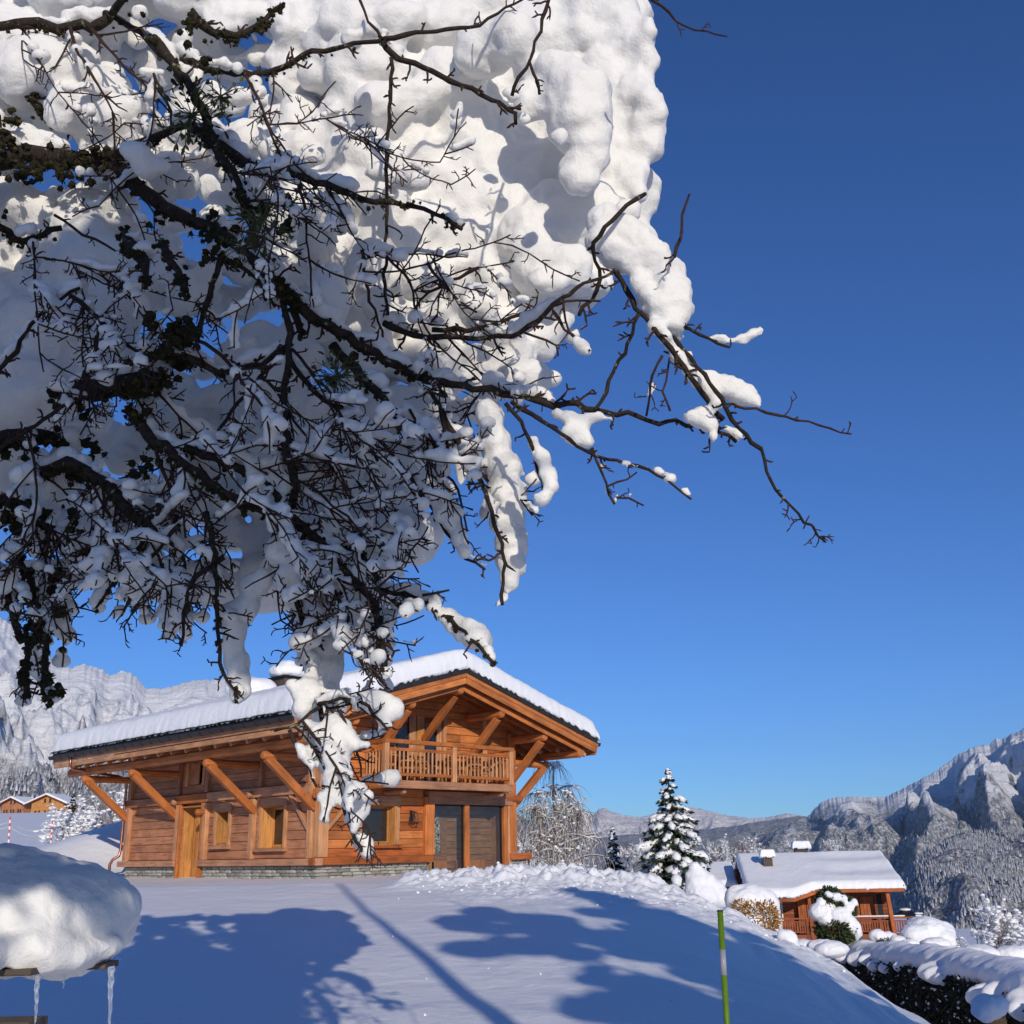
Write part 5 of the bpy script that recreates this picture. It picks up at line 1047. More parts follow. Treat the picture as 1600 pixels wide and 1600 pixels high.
    blanket('roof_snow', ax0, ax1+.2, ay, ay+3.6, lambda X_, Y_: .27+.32*(np.minimum(Y_, ay+3.4)-ay), .34, .22, 'smaller snow sheet on the annex roof left of the neighbouring chalet', root, res=.11, lump=.03, rag=.04, seed=8, mat='snow')
    mb = MB(); mb.box((-7.4, ay+3.0, 1.1), (-7.0, ay+3.4, 1.95)); c = mb.build('chimney', M['slate'], R); blanket('chimney_snow', -7.5, -6.9, ay+2.9, ay+3.5, lambda X_, Y_: 1.95+0*X_, .25, .1, 'small snow cap on the annex chimney beside the tall spruce', root, res=.06, over=.03, lump=.02, rag=.02, mat='snow')
    # snow strip on the handrail, covered table at the right end
    q = Matrix.Translation(Vector(O)) @ Matrix.Rotation(NA, 4, 'Z')
    me = remeshed([(np.array(q@Vector((x, .35, zb+1.14))), (.16, .09, .05)) for x in np.arange(1.1, 5.15, .16)], .03, 2, 2, .01, 4); tag(add_obj('rail_snow', me, M['snow'], None, True), 'thin strip of snow along the neighbouring balcony handrail', 'snow')
    tt = empty('covered_table', tuple(q@Vector((4.6, 1.0, zb+.1))), NA, 'small round table with dark snow-dusted cover at the right end of the neighbouring balcony', 'table')
    mb = MB(); mb.tube([(0, 0, 0), (0, 0, 1.1)], .05, 8); mb.build('leg', M['black'], tt); mb = MB(); mb.tube([(0, 0, 1.02), (0, 0, 1.1), (0, 0, 1.3)], [.8, .75, .25], 16); mb.build('cover', M['black'], tt)
    me = remeshed([(np.array([-.1, 0, 1.33]), (.33, .3, .1)), (np.array([.45, -.2, 1.13]), (.4, .4, .07))], .04, 3, 3, .02, 4); add_obj('snow', me, M['snow'], tt, True, 'stuff')
neighbour()
# ------------------------------------------------------------------ far chalets on the left
def far_chalet(x, yb, Y, w, label, rot, main=True):
    p = at(x, yb, Y); R = empty('far_chalet', p, rot, label, 'chalet', 'far chalets on the left'); h = w*.40; wm = 'honey' if main else 'weathered'
    mb = MB(); V = [(-w/2, 0, -2), (w/2, 0, -2), (w/2, 0, h), (0, 0, h+w*.22), (-w/2, 0, h)]; V2 = [(a, w*.8, c) for a, b, c in V]
    mb.add(V+V2, [(0, 1, 2, 3, 4), (9, 8, 7, 6, 5), (0, 5, 6, 1), (1, 6, 7, 2), (4, 9, 5, 0)]); wl_ = mb.build('wall', M[wm], R)
    def win(a, z, ww, hh):
        m_ = MB(); m_.box((a-ww/2, -.08, z), (a+ww/2, .02, z+hh)); o = m_.build('window', M['room'], wl_)
        m_ = MB(); m_.box((a-ww/2-.12, -.14, z-.12), (a+ww/2+.12, -.09, z)); m_.build('sill', M['brown_wood'], o)
    for a in (-.36, -.24, -.05, .06, .27, .37): win(a*w, .9, w*.055, 1.15)
    for a in (-.09, .07): win(a*w, h+.2, w*.06, 1.1)
    m_ = MB(); m_.box((-w*.5, -1.2, -.3), (w*.5, 0, -.1)); b = m_.build('balcony', M['honey'], R); m_ = MB(); m_.box((-w*.5, -1.2, -.1), (w*.5, -1.12, .75)); m_.build('railing', M['honey'], b)
    for sg in (-1, 1):
        m_ = MB(); xe = sg*w*.68; ze = h+w*.22-w*.68*.40; m_.add([(0, -1.4, h+w*.22), (xe, -1.4, ze), (xe, w*.85, ze), (0, w*.85, h+w*.22), (0, -1.4, h+w*.22+.25), (xe, -1.4, ze+.25), (xe, w*.85, ze+.25), (0, w*.85, h+w*.22+.25)], [(0, 1, 2, 3), (4, 5, 6, 7), (0, 1, 5, 4), (1, 2, 6, 5), (2, 3, 7, 6)]); m_.build('roof', M['brown_wood'], R)
    blanket('roof_snow', -w*.68, w*.68, -1.4, w*.85, lambda X_, Y_: h+w*.22+.25-np.abs(X_)*.40, .45, .3, 'snow on the roof of the '+label.split(' at ')[0], (p, rot), res=.4, lump=.02, rag=.02, mat='snow')
far_chalet(72, 1277, 330, 10.5, 'yellowish gabled far chalet with small windows at the left, near the snowy bush', math.radians(-8)); far_chalet(18, 1275, 350, 9.0, 'browner gabled far chalet at the left edge of the photo', math.radians(-18), False)

# loose crumbs of snow lying on the lawn and below the ploughed bank
mb = MB(); V1, F1 = ico(1)
for i in range(170):
    if i < 130: X = rng.uniform(-2.5, 6.2); Y = 26.0-0.10*max(X, 0)**1.25-abs(rng.normal(1.2, 1.3)); r = rng.uniform(.015, .045)
    else: X = rng.uniform(-4, 3); Y = rng.uniform(9, 22); r = rng.uniform(.006, .02)
    mb.add(V1*r*np.array([1, 1, .8])*(1+.3*rng.uniform(-1, 1, V1.shape))+np.array([X, Y, float(H(np.array([[X]]), np.array([[Y]]))[0, 0])+r*.3]), F1)
o = mb.build('snow_crumbs', M['snow'], None, False, 'stuff'); tag(o, 'small crumbs of snow scattered below the ploughed bank and on the lawn')
# ------------------------------------------------------------------ the snow-laden apple tree overhead
GRID = """
8877778889999999999940..
9876677776899999999950..
9987555678899999999970..
8998645678898999999970..
4478885788999999999970..
4536886788999999999950..
8887565459999999999920..
8998753458998899999970..
8899887669998899998794..
8999868668999678873128..
9999535778887678863120..
9966526877687778841.....
9964468888568887664.1...
6666778899787784346.....
7656678899996568......
7764577789992638.......
4675566689989.158........
5663565589870.037........
241355476876..127.......
15..13.6.764............
13...1.618.2............
12.....7.861............
.........776............
.........361............
.........16.............
..........6.............
""".strip('\n').split('\n')
def dens(x, y):
    i, j = int(y//50), int(x//50)
    if x < 0: j = 0
    if y < 0: i = 0
    if i >= len(GRID) or j >= len(GRID[i]): return 0
    c = GRID[i][j]; return 0 if c == '.' else int(c)
def dep(x, y):   # distance of the branch layer
    return 3.75+0.35*float(pnoise(np.array([[x/260, y/260, 3.3]]))[0])+0.25*(x < 200)-0.0003*(y-500)
tree_root = empty('apple_tree', (-3.45, 4.3, gz(-3.45, 4.3)), 0, 'old mossy apple tree, its snow-laden branches hanging across the whole upper left of the photo', 'tree')
TO = np.array([-3.45, 4.3, gz(-3.45, 4.3)])
# traced limbs: (radius start px, radius end px, snow 0..1, moss 0..1, points)
LIMBS = [
 (11, 9, .7, .3, [(-120, 20), (-40, 40), (0, 40), (60, 41), (150, 46), (170, 30)]), (8, 6, .4, .2, [(170, 30), (185, 5), (215, -30)]),
 (8, 4, .5, .2, [(165, 22), (205, 38), (252, 84), (290, 98), (330, 108), (385, 118), (440, 106), (480, 82), (540, 72), (600, 60)]), (5, 2, .3, 0, [(600, 60), (660, 50), (700, 47), (745, 44), (775, 22), (800, 8), (835, -8)]),
 (6, 4, .2, 0, [(598, 66), (612, 90), (660, 108), (720, 133), (770, 156), (806, 172), (806, 194)]), (4, 3, 0, 0, [(611, 90), (608, 180), (604, 255), (606, 320), (603, 390), (600, 440), (606, 492)]), (3, 2.6, 0, 0, [(555, -20), (572, 25), (598, 64)]),
 (4, 3, 0, 0, [(862, -15), (840, 55), (830, 96), (806, 125), (800, 150)]), (2.5, 3, 0, 0, [(828, 98), (838, 125), (843, 148)]), (3.2, 1.6, 0, 0, [(1005, -10), (1040, 15), (1056, 32), (1085, 46), (1136, 57)]),
 (26, 15, .3, .9, [(-140, 290), (-30, 262), (40, 240), (100, 250), (165, 248)]), (12, 5, .5, .5, [(165, 248), (205, 240), (235, 215), (268, 200), (300, 196)]),
 (15, 9, .4, .7, [(165, 250), (205, 285), (250, 325), (300, 345), (340, 362), (385, 392), (420, 430), (450, 462)]), (9, 5, .3, .5, [(-60, 330), (0, 352), (30, 381), (70, 365), (97, 356)]),
 (9, 4, .6, .3, [(300, 200), (350, 235), (400, 262), (440, 266), (500, 285), (560, 312), (620, 320), (680, 332), (722, 358)]), (10, 8, .5, .4, [(-80, 120), (-20, 170), (20, 230)]),
 (10, 7, .7, .4, [(450, 462), (500, 505), (555, 530), (600, 562), (660, 590)]), (7, 3, .8, .1, [(660, 590), (720, 600), (780, 615), (860, 630), (930, 641), (985, 648), (1030, 660), (1100, 665), (1150, 690)]),
 (9, 6, .5, .2, [(520, 540), (560, 580), (600, 625), (625, 670)]), (6, 4, .8, .1, [(600, 505), (640, 524), (700, 525), (760, 531), (800, 526)]), (5, 3, .6, 0, [(800, 526), (840, 503), (865, 480), (885, 460), (925, 436), (960, 424)]),
 (5, 3, .6, 0, [(675, 515), (720, 516), (765, 510), (805, 492), (830, 486)]), (4.5, 3.5, 0, 0, [(1008, 303), (965, 332), (938, 362), (922, 392), (936, 412), (940, 440), (922, 470), (905, 492)]), (2.2, 3.4, 0, 0, [(1077, 304), (1066, 345), (1054, 402)]),
 (3.5, 3.5, .1, 0, [(998, 490), (985, 530), (970, 560), (957, 580), (945, 620), (930, 640)]), (5, 5, .4, 0, [(962, 425), (985, 460), (1000, 490), (1040, 530), (1080, 590), (1115, 640), (1130, 655)]),
 (4.6, 3.6, .5, 0, [(1045, 520), (1075, 552), (1115, 600), (1135, 640), (1162, 680), (1190, 702)]), (3.4, 1.8, 0, 0, [(1190, 702), (1200, 742), (1222, 780), (1262, 820), (1290, 847)]), (3.4, 2.6, 0, 0, [(1045, 500), (1075, 515), (1105, 530), (1140, 543)]),
 (2.6, 1.5, 0, 0, [(1148, 634), (1190, 642), (1230, 652), (1262, 662), (1300, 672), (1330, 678)]), (2.6, 2, .1, 0, [(1035, 556), (1020, 590), (1010, 650)]), (2.4, 2, 0, 0, [(1046, 560), (1038, 610), (1047, 642)]),
 (4.5, 3, .5, 0, [(800, 628), (850, 660), (880, 682), (922, 708), (950, 718)]), (3, 2, .4, 0, [(950, 718), (990, 726), (1025, 740), (1050, 752), (1080, 780)]), (3, 2, .3, 0, [(925, 700), (938, 722), (946, 755), (960, 787)]), (2, 1.6, .2, 0, [(948, 760), (975, 752), (995, 738)]), (2, 1.6, .2, 0, [(962, 778), (985, 778), (1006, 790)]),
 (4.5, 2.4, .5, .1, [(620, 720), (650, 760), (680, 800), (705, 840), (730, 872), (758, 890)]), (5, 3, .5, .1, [(690, 640), (712, 690), (740, 730), (765, 780), (782, 845), (790, 900), (785, 945)]), (4, 2.2, .5, 0, [(790, 630), (818, 665), (832, 700), (845, 745), (850, 790)]),
 (4, 3, .8, .3, [(585, 920), (620, 928), (655, 935), (690, 965), (728, 985), (770, 1035)]), (2.4, 1.6, .3, 0, [(660, 930), (690, 925), (702, 922)]),
 (7, 5, .5, .3, [(445, 700), (462, 760), (455, 830), (458, 900), (470, 960)]), (5, 3.4, .5, .1, [(470, 960), (478, 1020), (496, 1090), (512, 1150), (530, 1220)]), (3.4, 2, .6, 0, [(530, 1220), (540, 1275), (555, 1310), (574, 1340)]),
 (3.5, 2, .5, 0, [(498, 1100), (540, 1090), (570, 1095), (585, 1120), (605, 1140)]), (3.5, 2, .4, 0, [(500, 1105), (470, 1130), (448, 1142), (428, 1142)]), (3, 2, .4, 0, [(452, 1140), (466, 1175), (485, 1200), (495, 1230)]), (3, 2, .3, 0, [(530, 1110), (545, 1150), (560, 1180), (572, 1170)]),
 (5, 2.4, .5, .2, [(322, 800), (335, 870), (338, 930), (342, 990), (348, 1050), (372, 1092)]), (6, 5, .5, .9, [(-10, 880), (10, 920), (28, 975), (42, 1010), (38, 1050), (42, 1085)]), (6, 4, .6, 1, [(30, 860), (48, 920), (62, 975), (72, 1020), (64, 1060), (78, 1096)]),
 (5, 2, .5, .2, [(250, 790), (232, 840), (200, 870), (180, 905), (150, 950)]), (4, 2, .5, .1, [(280, 820), (240, 870), (215, 905), (205, 930), (190, 962)]), (5, 2.2, .4, .1, [(350, 870), (300, 905), (285, 950), (283, 1010)]),
 (5, 5, 0, .3, [(348, 395), (330, 450), (315, 500), (307, 532)]), (22, 20, .2, 1, [(190, 600), (230, 570), (262, 540), (290, 560), (275, 510)]), (17, 20, .3, 1, [(95, 612), (150, 605), (210, 598), (255, 590)]), (18, 14, .2, 1, [(-60, 690), (0, 690), (60, 675), (95, 682)]),
 (7, 4, .6, .4, [(282, 555), (350, 585), (400, 572), (450, 540)]), (5, 3, .3, .1, [(110, 462), (150, 492), (190, 530), (235, 560)]), (4, 3, .5, 0, [(-20, 592), (20, 560), (50, 500), (110, 455), (125, 450)]), (4, 2.4, .3, 0, [(0, 700), (70, 655), (120, 620), (170, 600)]),
 (6, 5, .4, .2, [(443, 470), (452, 520), (450, 560), (446, 640), (445, 700)]), (5, 3, .4, .1, [(450, 545), (470, 590), (500, 620), (560, 660), (590, 720)]), (14, 12, .3, 1, [(195, 360), (215, 400), (228, 430)]), (8, 6, .2, 1, [(255, 380), (272, 420), (290, 455)]),
 (11, 8, .4, .8, [(60, 740), (110, 720), (170, 760), (200, 800), (240, 830)]), (9, 7, .4, .6, [(200, 640), (260, 700), (310, 740), (380, 790)]), (8, 5, .6, .5, [(380, 790), (440, 812), (500, 840), (560, 870), (600, 900)]), (10, 7, .4, .9, [(0, 780), (40, 800), (80, 830), (110, 850)]),
 (8, 5, .5, .5, [(290, 700), (350, 720), (420, 760), (480, 830), (530, 880), (590, 950), (600, 1040)]), (7, 5, .5, .6, [(120, 840), (150, 860), (190, 870)]), (9, 6, .4, .8, [(20, 100), (60, 170), (120, 200)]), (9, 5, .4, .7, [(300, 20), (340, 60), (390, 50), (440, 10)]), (10, 6, .4, .7, [(240, 60), (310, 150), (330, 220), (380, 300), (400, 380)]),
 (8, 6, .3, .9, [(420, 430), (460, 470), (470, 520)]), (5, 3, .4, .2, [(345, 400), (400, 430), (430, 480)]), (5, 3, .5, .1, [(660, 590), (690, 640), (700, 700)]), (4, 3, .4, .1, [(450, 545), (400, 600), (360, 640), (330, 700)]),
 (3, 2, .2, 0, [(604, 400), (640, 440), (655, 500), (640, 522)]), (3.2, 2.2, 0, 0, [(748, 418), (700, 440), (668, 462), (652, 470), (645, 500)]), (3, 2, 0, 0, [(668, 410), (700, 455), (745, 488)]), (3.2, 2.4, 0, 0, [(565, 390), (572, 450), (590, 500), (605, 550)]),
 (3, 2, .2, 0, [(862, 484), (880, 512), (900, 534), (922, 548)]), (2.6, 1.8, .2, 0, [(868, 478), (888, 470), (915, 468), (938, 470)]), (2.6, 1.8, .3, 0, [(820, 520), (845, 528), (868, 530), (872, 556)]), (2.4, 1.8, 0, 0, [(880, 465), (884, 500), (886, 520), (898, 530)]), (3, 1.8, .2, 0, [(640, 640), (690, 720), (720, 780), (730, 830)]), (3, 2, .2, 0, [(85, 336), (120, 360), (165, 380), (180, 392)]), (3, 2, 0, 0, [(240, 115), (258, 150), (270, 190), (268, 205)]),
]
tw, sblobs, mossb, masses = MB(), [], [], []
def px_path(pts, n_per=22, jit=2.2, Yf=None, y_in=None):
    """smooth px polyline -> px points, wobbling like wood"""
    pts = np.array(pts, float); seg = np.hypot(*np.diff(pts, axis=0).T); s = np.concatenate([[0], np.cumsum(seg)]); n = max(3, int(s[-1]/n_per)+1)
    u = np.linspace(0, s[-1], n); x = np.interp(u, s, pts[:, 0]); y = np.interp(u, s, pts[:, 1])
    if n > 4: x[1:-1] = .25*x[:-2]+.5*x[1:-1]+.25*x[2:]; y[1:-1] = .25*y[:-2]+.5*y[1:-1]+.25*y[2:]
    x[1:-1] += rng.normal(0, jit, n-2); y[1:-1] += rng.normal(0, jit, n-2); return np.stack([x, y], 1)
def spur(p, ang, L, r, Y, mb=None, lv=0):
    """short knobbly fruit spur with a bud"""
    mb = mb or tw; n = 4; Q = [p]; a = ang
    for i in range(n): a += rng.normal(0, .28); Q.append((Q[-1][0]+math.cos(a)*L/n, Q[-1][1]+math.sin(a)*L/n))
    yy = Y-np.linspace(0, L*.0012*rng.uniform(-.6, 1), n+1); W_ = [at(q[0], q[1], v) for q, v in zip(Q, yy)]; k = Y/1621
    R = np.linspace(r, r*.75, n+1)*k; R[-2] *= 1.15; R[-1] *= .5; mb.tube(W_, R, 5)
    if lv < 1 and L > 16:
        for j in range(rng.integers(1, 4)):
            i = rng.integers(1, n+1); spur(Q[i], a+rng.choice([-1, 1])*rng.uniform(.6, 1.3), L*rng.uniform(.25, .45), r*.8, Y, mb, lv+1)
def spurs_along(path, r0, r1, Y0, dens_=1.0, mb=None):
    n = len(path)
    for i in range(1, n):
        for k in range(rng.poisson(.75*dens_)):
            a = math.atan2(path[i][1]-path[i-1][1], path[i][0]-path[i-1][0])+rng.choice([-1, 1])*rng.uniform(.5, 1.35); t = rng.random(); p = path[i-1]*(1-t)+path[i]*t; r = (r0+(r1-r0)*i/n)
            spur(tuple(p), a, rng.uniform(7, 26)*(1+.4*(rng.random() < .2)), min(2.5, max(1.25, r*.6)), Y0[i], mb)
def snow_along(path, Ys, r, amt):
    n = len(path); run = 0; tot = 1
    for i in range(n):
        if run <= 0: run = int(rng.integers(4, 10)); tot = run; act = rng.random() < amt
        if not act: run -= 1; continue
        if run > 0:
            q = path[i]; rr = (3+r*.8+rng.uniform(2, 13)*amt+rng.uniform(0, 5))*(.45+.55*math.sin(math.pi*(tot-run+.5)/tot)); k = Ys[i]/1621; p = at(q[0]+rng.normal(0, 2), q[1]-rr*.6-r*.3, Ys[i]+rr*k*1.15); sblobs.append((p, (rr*k*rng.uniform(.9, 1.3), rr*k, rr*k*rng.uniform(.8, 1.0))))
            run -= 1
pool = []; limb_verts = []
for (ra, rb, sn_, mo, pts) in LIMBS:
    path = px_path(pts, 16 if ra < 12 else 24, 1.6 if ra < 6 else 2.6); n = len(path); Y0 = dep(*path[0]); Y1 = dep(*path[-1]); Ys = np.linspace(Y0, Y1, n); Ys = np.minimum(Ys, 3.95) if ra < 6 else Ys
    if path[:, 0].min() > 780: Ys = np.full(n, 3.45)+.08*np.sin(np.arange(n)*.4+pts[0][0])
    R = np.interp(np.linspace(0, 1, n), [0, 1], [ra, rb])*Ys/1621
    if ra > 12 and path[0][0] > 30: R[0] *= .35; R[1] *= .8
    if ra > 12 and path[-1][0] > 30 and rb > 11: R[-1] *= .4
    R = R*(1+.10*rng.normal(0, 1, n).clip(-1.5, 1.5))
    mb = MB(); mb.tube(np.array([at(q[0], q[1], v) for q, v in zip(path, Ys)])-TO, R, 9 if ra > 5 else 6, wob=.10)
    limb_verts.append(mb.v[0]+TO); o = mb.build('branch', M['bark' if ra > 3.2 else 'twig'], tree_root, True)
    pool += [(q[0], q[1], v, ra+(rb-ra)*i/n) for i, (q, v) in enumerate(zip(path, Ys))]
    spurs_along(path, ra, rb, Ys, .55 if ra > 9 else (.95 if ra > 3 else .6)); snow_along(path, Ys, ra, sn_)
    if mo > .15:
        for i in range(n):
            for k in range(int(rng.poisson(mo*9))):
                q = path[i]+rng.normal(0, ra*.55, 2)+np.array([0, ra*.4]); rr = rng.uniform(2.0, 4.0)+ra*.22*mo; mossb.append((q[0], q[1], rr, Ys[i]-ra*.5*Ys[i]/1621))
def limb3(P, R, nm='limb'):
    mb = MB(); mb.tube(np.array(P)-TO, R, 12, wob=.08); return mb.build(nm, M['bark'], tree_root, True)
g0 = gz(-3.45, 4.3)
limb3([(-3.45, 4.3, g0-.2), (-3.42, 4.32, g0+.6), (-3.5, 4.3, -.2), (-3.4, 4.25, .6), (-3.3, 4.2, 1.3)], [.24, .20, .18, .17, .15], 'trunk')
for (x, y, r) in ((-100, 22, .045), (-130, 288, .07), (-70, 325, .03), (-60, 690, .05), (-10, 880, .03), (-60, 780, .03), (-80, 120, .035)):
    e = at(x, y, dep(x, y)); limb3([(-3.35, 4.2, .9+min(.5, max(-.4, e[2]*.2))), (np.array([-3.35, 4.2, 1.0])+e)/2+np.array([0, 0, .1]), e], [r*1.5, r*1.2, r])
# procedural network of fine drooping branches between the traced limbs
def net(p, a, L, r, Y, lv=0):
    Q = [np.array(p, float)]; n = max(3, int(L/15)); drift = rng.normal(0, .015)
    for i in range(n):
        a += rng.normal(0, .12)+drift+.02*math.cos(a); q = Q[-1]+np.array([math.cos(a), math.sin(a)])*15
        if dens(q[0], q[1]) < 2 and i > 2: break
        Q.append(q)
    Q = np.array(Q); n = len(Q)
    if n < 3: return
    Ys = np.linspace(Y, Y+rng.uniform(-.25, .25), n); R = np.linspace(r, max(1.3, r*.45), n)
    tw.tube([at(q[0], q[1], v) for q, v in zip(Q, Ys)], R*Ys/1621*(1+.1*rng.normal(0, 1, n)), 5); spurs_along(Q, r, r*.5, Ys, 1.0); snow_along(Q, Ys, r, .5 if Q[0][1] < 560 else .62)
    if lv < 2: pool.extend([(q[0], q[1], v, w_) for q, v, w_ in zip(Q, Ys, R)])
    if lv < 2:
        for k in range(rng.integers(1, 4) if lv == 0 else rng.integers(0, 3)):
            i = rng.integers(1, n); net(Q[i], a+rng.choice([-1, 1])*rng.uniform(.4, 1.0), L*rng.uniform(.35, .65), max(1.5, r*.65), Ys[i], lv+1)
SEEDS = [(0, 660, 520, 860, 48, (.2, 1.75)), (150, 500, 480, 640, 9, (-.2, 1.6)), (450, 560, 700, 700, 14, (.2, 1.5)), (0, 330, 350, 520, 9, (0, 1.6)), (150, 0, 520, 330, 15, (-.3, 1.7)), (0, 800, 300, 900, 14, (.8, 1.9)), (450, 780, 600, 980, 15, (.2, 1.6)), (560, 350, 760, 520, 7, (-.4, 1.4)), (440, 960, 520, 1180, 7, (.3, 1.9)), (0, 0, 200, 300, 6, (-.2, 1.5))]
for (x0, y0, x1, y1, n, (a0, a1)) in SEEDS:
    for k in range(n):
        for tr_ in range(6):
            x, y = rng.uniform(x0, x1), rng.uniform(y0, y1)
            if dens(x, y) >= 4 and dens(x, y) < 10: break
        if x > 640 and y < 360: continue
        PA = np.array(pool); dd_ = np.hypot(PA[:, 0]-x, PA[:, 1]-y); jn = int(np.argmin(dd_+rng.uniform(0, 25, len(dd_)))); sx0, sy0, sY, sr = PA[jn]
        net((sx0, sy0), rng.uniform(a0, a1), rng.uniform(80, 260), min(rng.uniform(1.8, 3.9), max(1.7, sr*.85)), sY-.01)
# moss clots
mm = MB(); V1, F1 = ico(1)
for (x, y, rr, Y) in mossb:
    k = Y/1621; c = at(x, y, Y); V = V1*(rr*k)*(1+.35*rng.uniform(-1, 1, (len(V1), 1))); mm.add(V+c, F1)
    for j in range(7):
        v = rng.normal(0, 1, 3); v /= np.linalg.norm(v); mm.quadleaf(c+v*rr*k*.7, v+np.array([0, 0, -.5]), rng.normal(0, 1, 3), rr*k*1.1, rr*k*.35)
for (x0, y0, x1, y1, n) in ((185, 480, 310, 620, 130), (95, 590, 235, 620, 60), (30, 890, 100, 1090, 70), (0, 230, 160, 300, 60), (190, 350, 240, 450, 50), (0, 740, 130, 850, 60), (130, 640, 250, 760, 40), (400, 300, 480, 470, 50), (300, 300, 420, 420, 50), (200, 20, 330, 100, 30), (-5, 150, 30, 340, 30), (500, 540, 560, 600, 20)):
    for k in range(n*4):
        x, y = rng.uniform(x0, x1), rng.uniform(y0, y1)
        if float(pnoise(np.array([[x/34, y/34, 8.8]]))[0]) < .22: continue
        Y = dep(x, y)-.05; kk = Y/1621; rr = rng.uniform(3.5, 9); c = at(x, y, Y); V = V1*(rr*kk)*(1+.35*rng.uniform(-1, 1, (len(V1), 1))); mm.add(V+c, F1)
        for j in range(5):
            v = rng.normal(0, 1, 3); v /= np.linalg.norm(v); mm.quadleaf(c+v*rr*kk*.7, v+np.array([0, 0, -.6]), rng.normal(0, 1, 3), rr*kk*1.2, rr*kk*.3)
mm.v = [v-TO for v in mm.v]; mm.build('moss', M['moss'], tree_root, False, 'stuff')
# off-frame crown on the left
for k in range(40):
    a = rng.uniform(1.6, 4.6); d = np.array([math.cos(a), math.sin(a), rng.uniform(-.1, .9)]); P = [np.array([-3.35, 4.2, rng.uniform(.3, 1.3)])]
    for i in range(9): d = d+rng.normal(0, .2, 3)+np.array([0, 0, -.07]); d /= np.linalg.norm(d); P.append(P[-1]+d*rng.uniform(.2, .36))
    P = np.array(P); ok = P[:, 0] < -.52*P[:, 1]; 
    if ok.sum() < 4: continue
    P = P[:max(4, int(np.argmin(ok)) if not ok.all() else 10)]; tw.tube(P, np.linspace(.05, .012, len(P)), 6)
    for q in P[2:]:
        for j in range(3): 
            rr = rng.uniform(.07, .24); c = q+rng.normal(0, .12, 3)+np.array([0, 0, rr*.5])
            if c[0] < -.56*max(c[1], 0)-rr: sblobs.append((c, (rr*1.2, rr*1.2, rr*.8)))
twig_verts = np.concatenate(tw.v+limb_verts); tw.v = [v-TO for v in tw.v]; tw.build('twigs', M['twig'], tree_root, False, 'stuff')
# background snow masses from the occupancy grid
for i in range(-1, len(GRID)):
    for j in range(-1, 24):
        d = dens(j*50+25, i*50+25) if i >= 0 and j >= 0 else (9 if (i < 0 and j < 20) or (j < 0 and i < 16) else 0)
        if i < 0 and j >= 20: d = 0
        if j < 0 and i >= 16: d = 0
        if d <= 2: continue
        if j >= 19 or (j >= 14 and i >= 12) or i >= 19: continue
        n = {9: 3, 8: 3, 7: 2, 6: 2, 5: 1, 4: 1, 3: 1}.get(d, 1)
        for q in range(n):
            big = (j >= 12 and i < 9 and d == 9)
            r = {9: 50, 8: 40, 7: 34, 6: 28, 5: 23, 4: 17, 3: 13}[d]*rng.uniform(.75, 1.2); x, y = j*50+rng.uniform(2, 48), i*50+rng.uniform(2, 48)
            if d <= 6 and j < 23 and dens(j*50+25, i*50+75) == 0: y = min(y, i*50+30)
            base = 4.35+.22*float(pnoise(np.array([[x/170, y/170, 1.1]]))[0])+(0.35 if d < 7 else 0)*rng.random(); 
            if big: base = 4.45; r *= 1.5
            k = base/1621; Y = base+r*k*.75+rng.uniform(-.05, .10 if d == 9 else .2)
            asp = rng.uniform(.75, 1.1); masses.append((at(x, y, Y), (r*k*rng.uniform(.9, 1.35), r*k*.8, r*k*asp)))
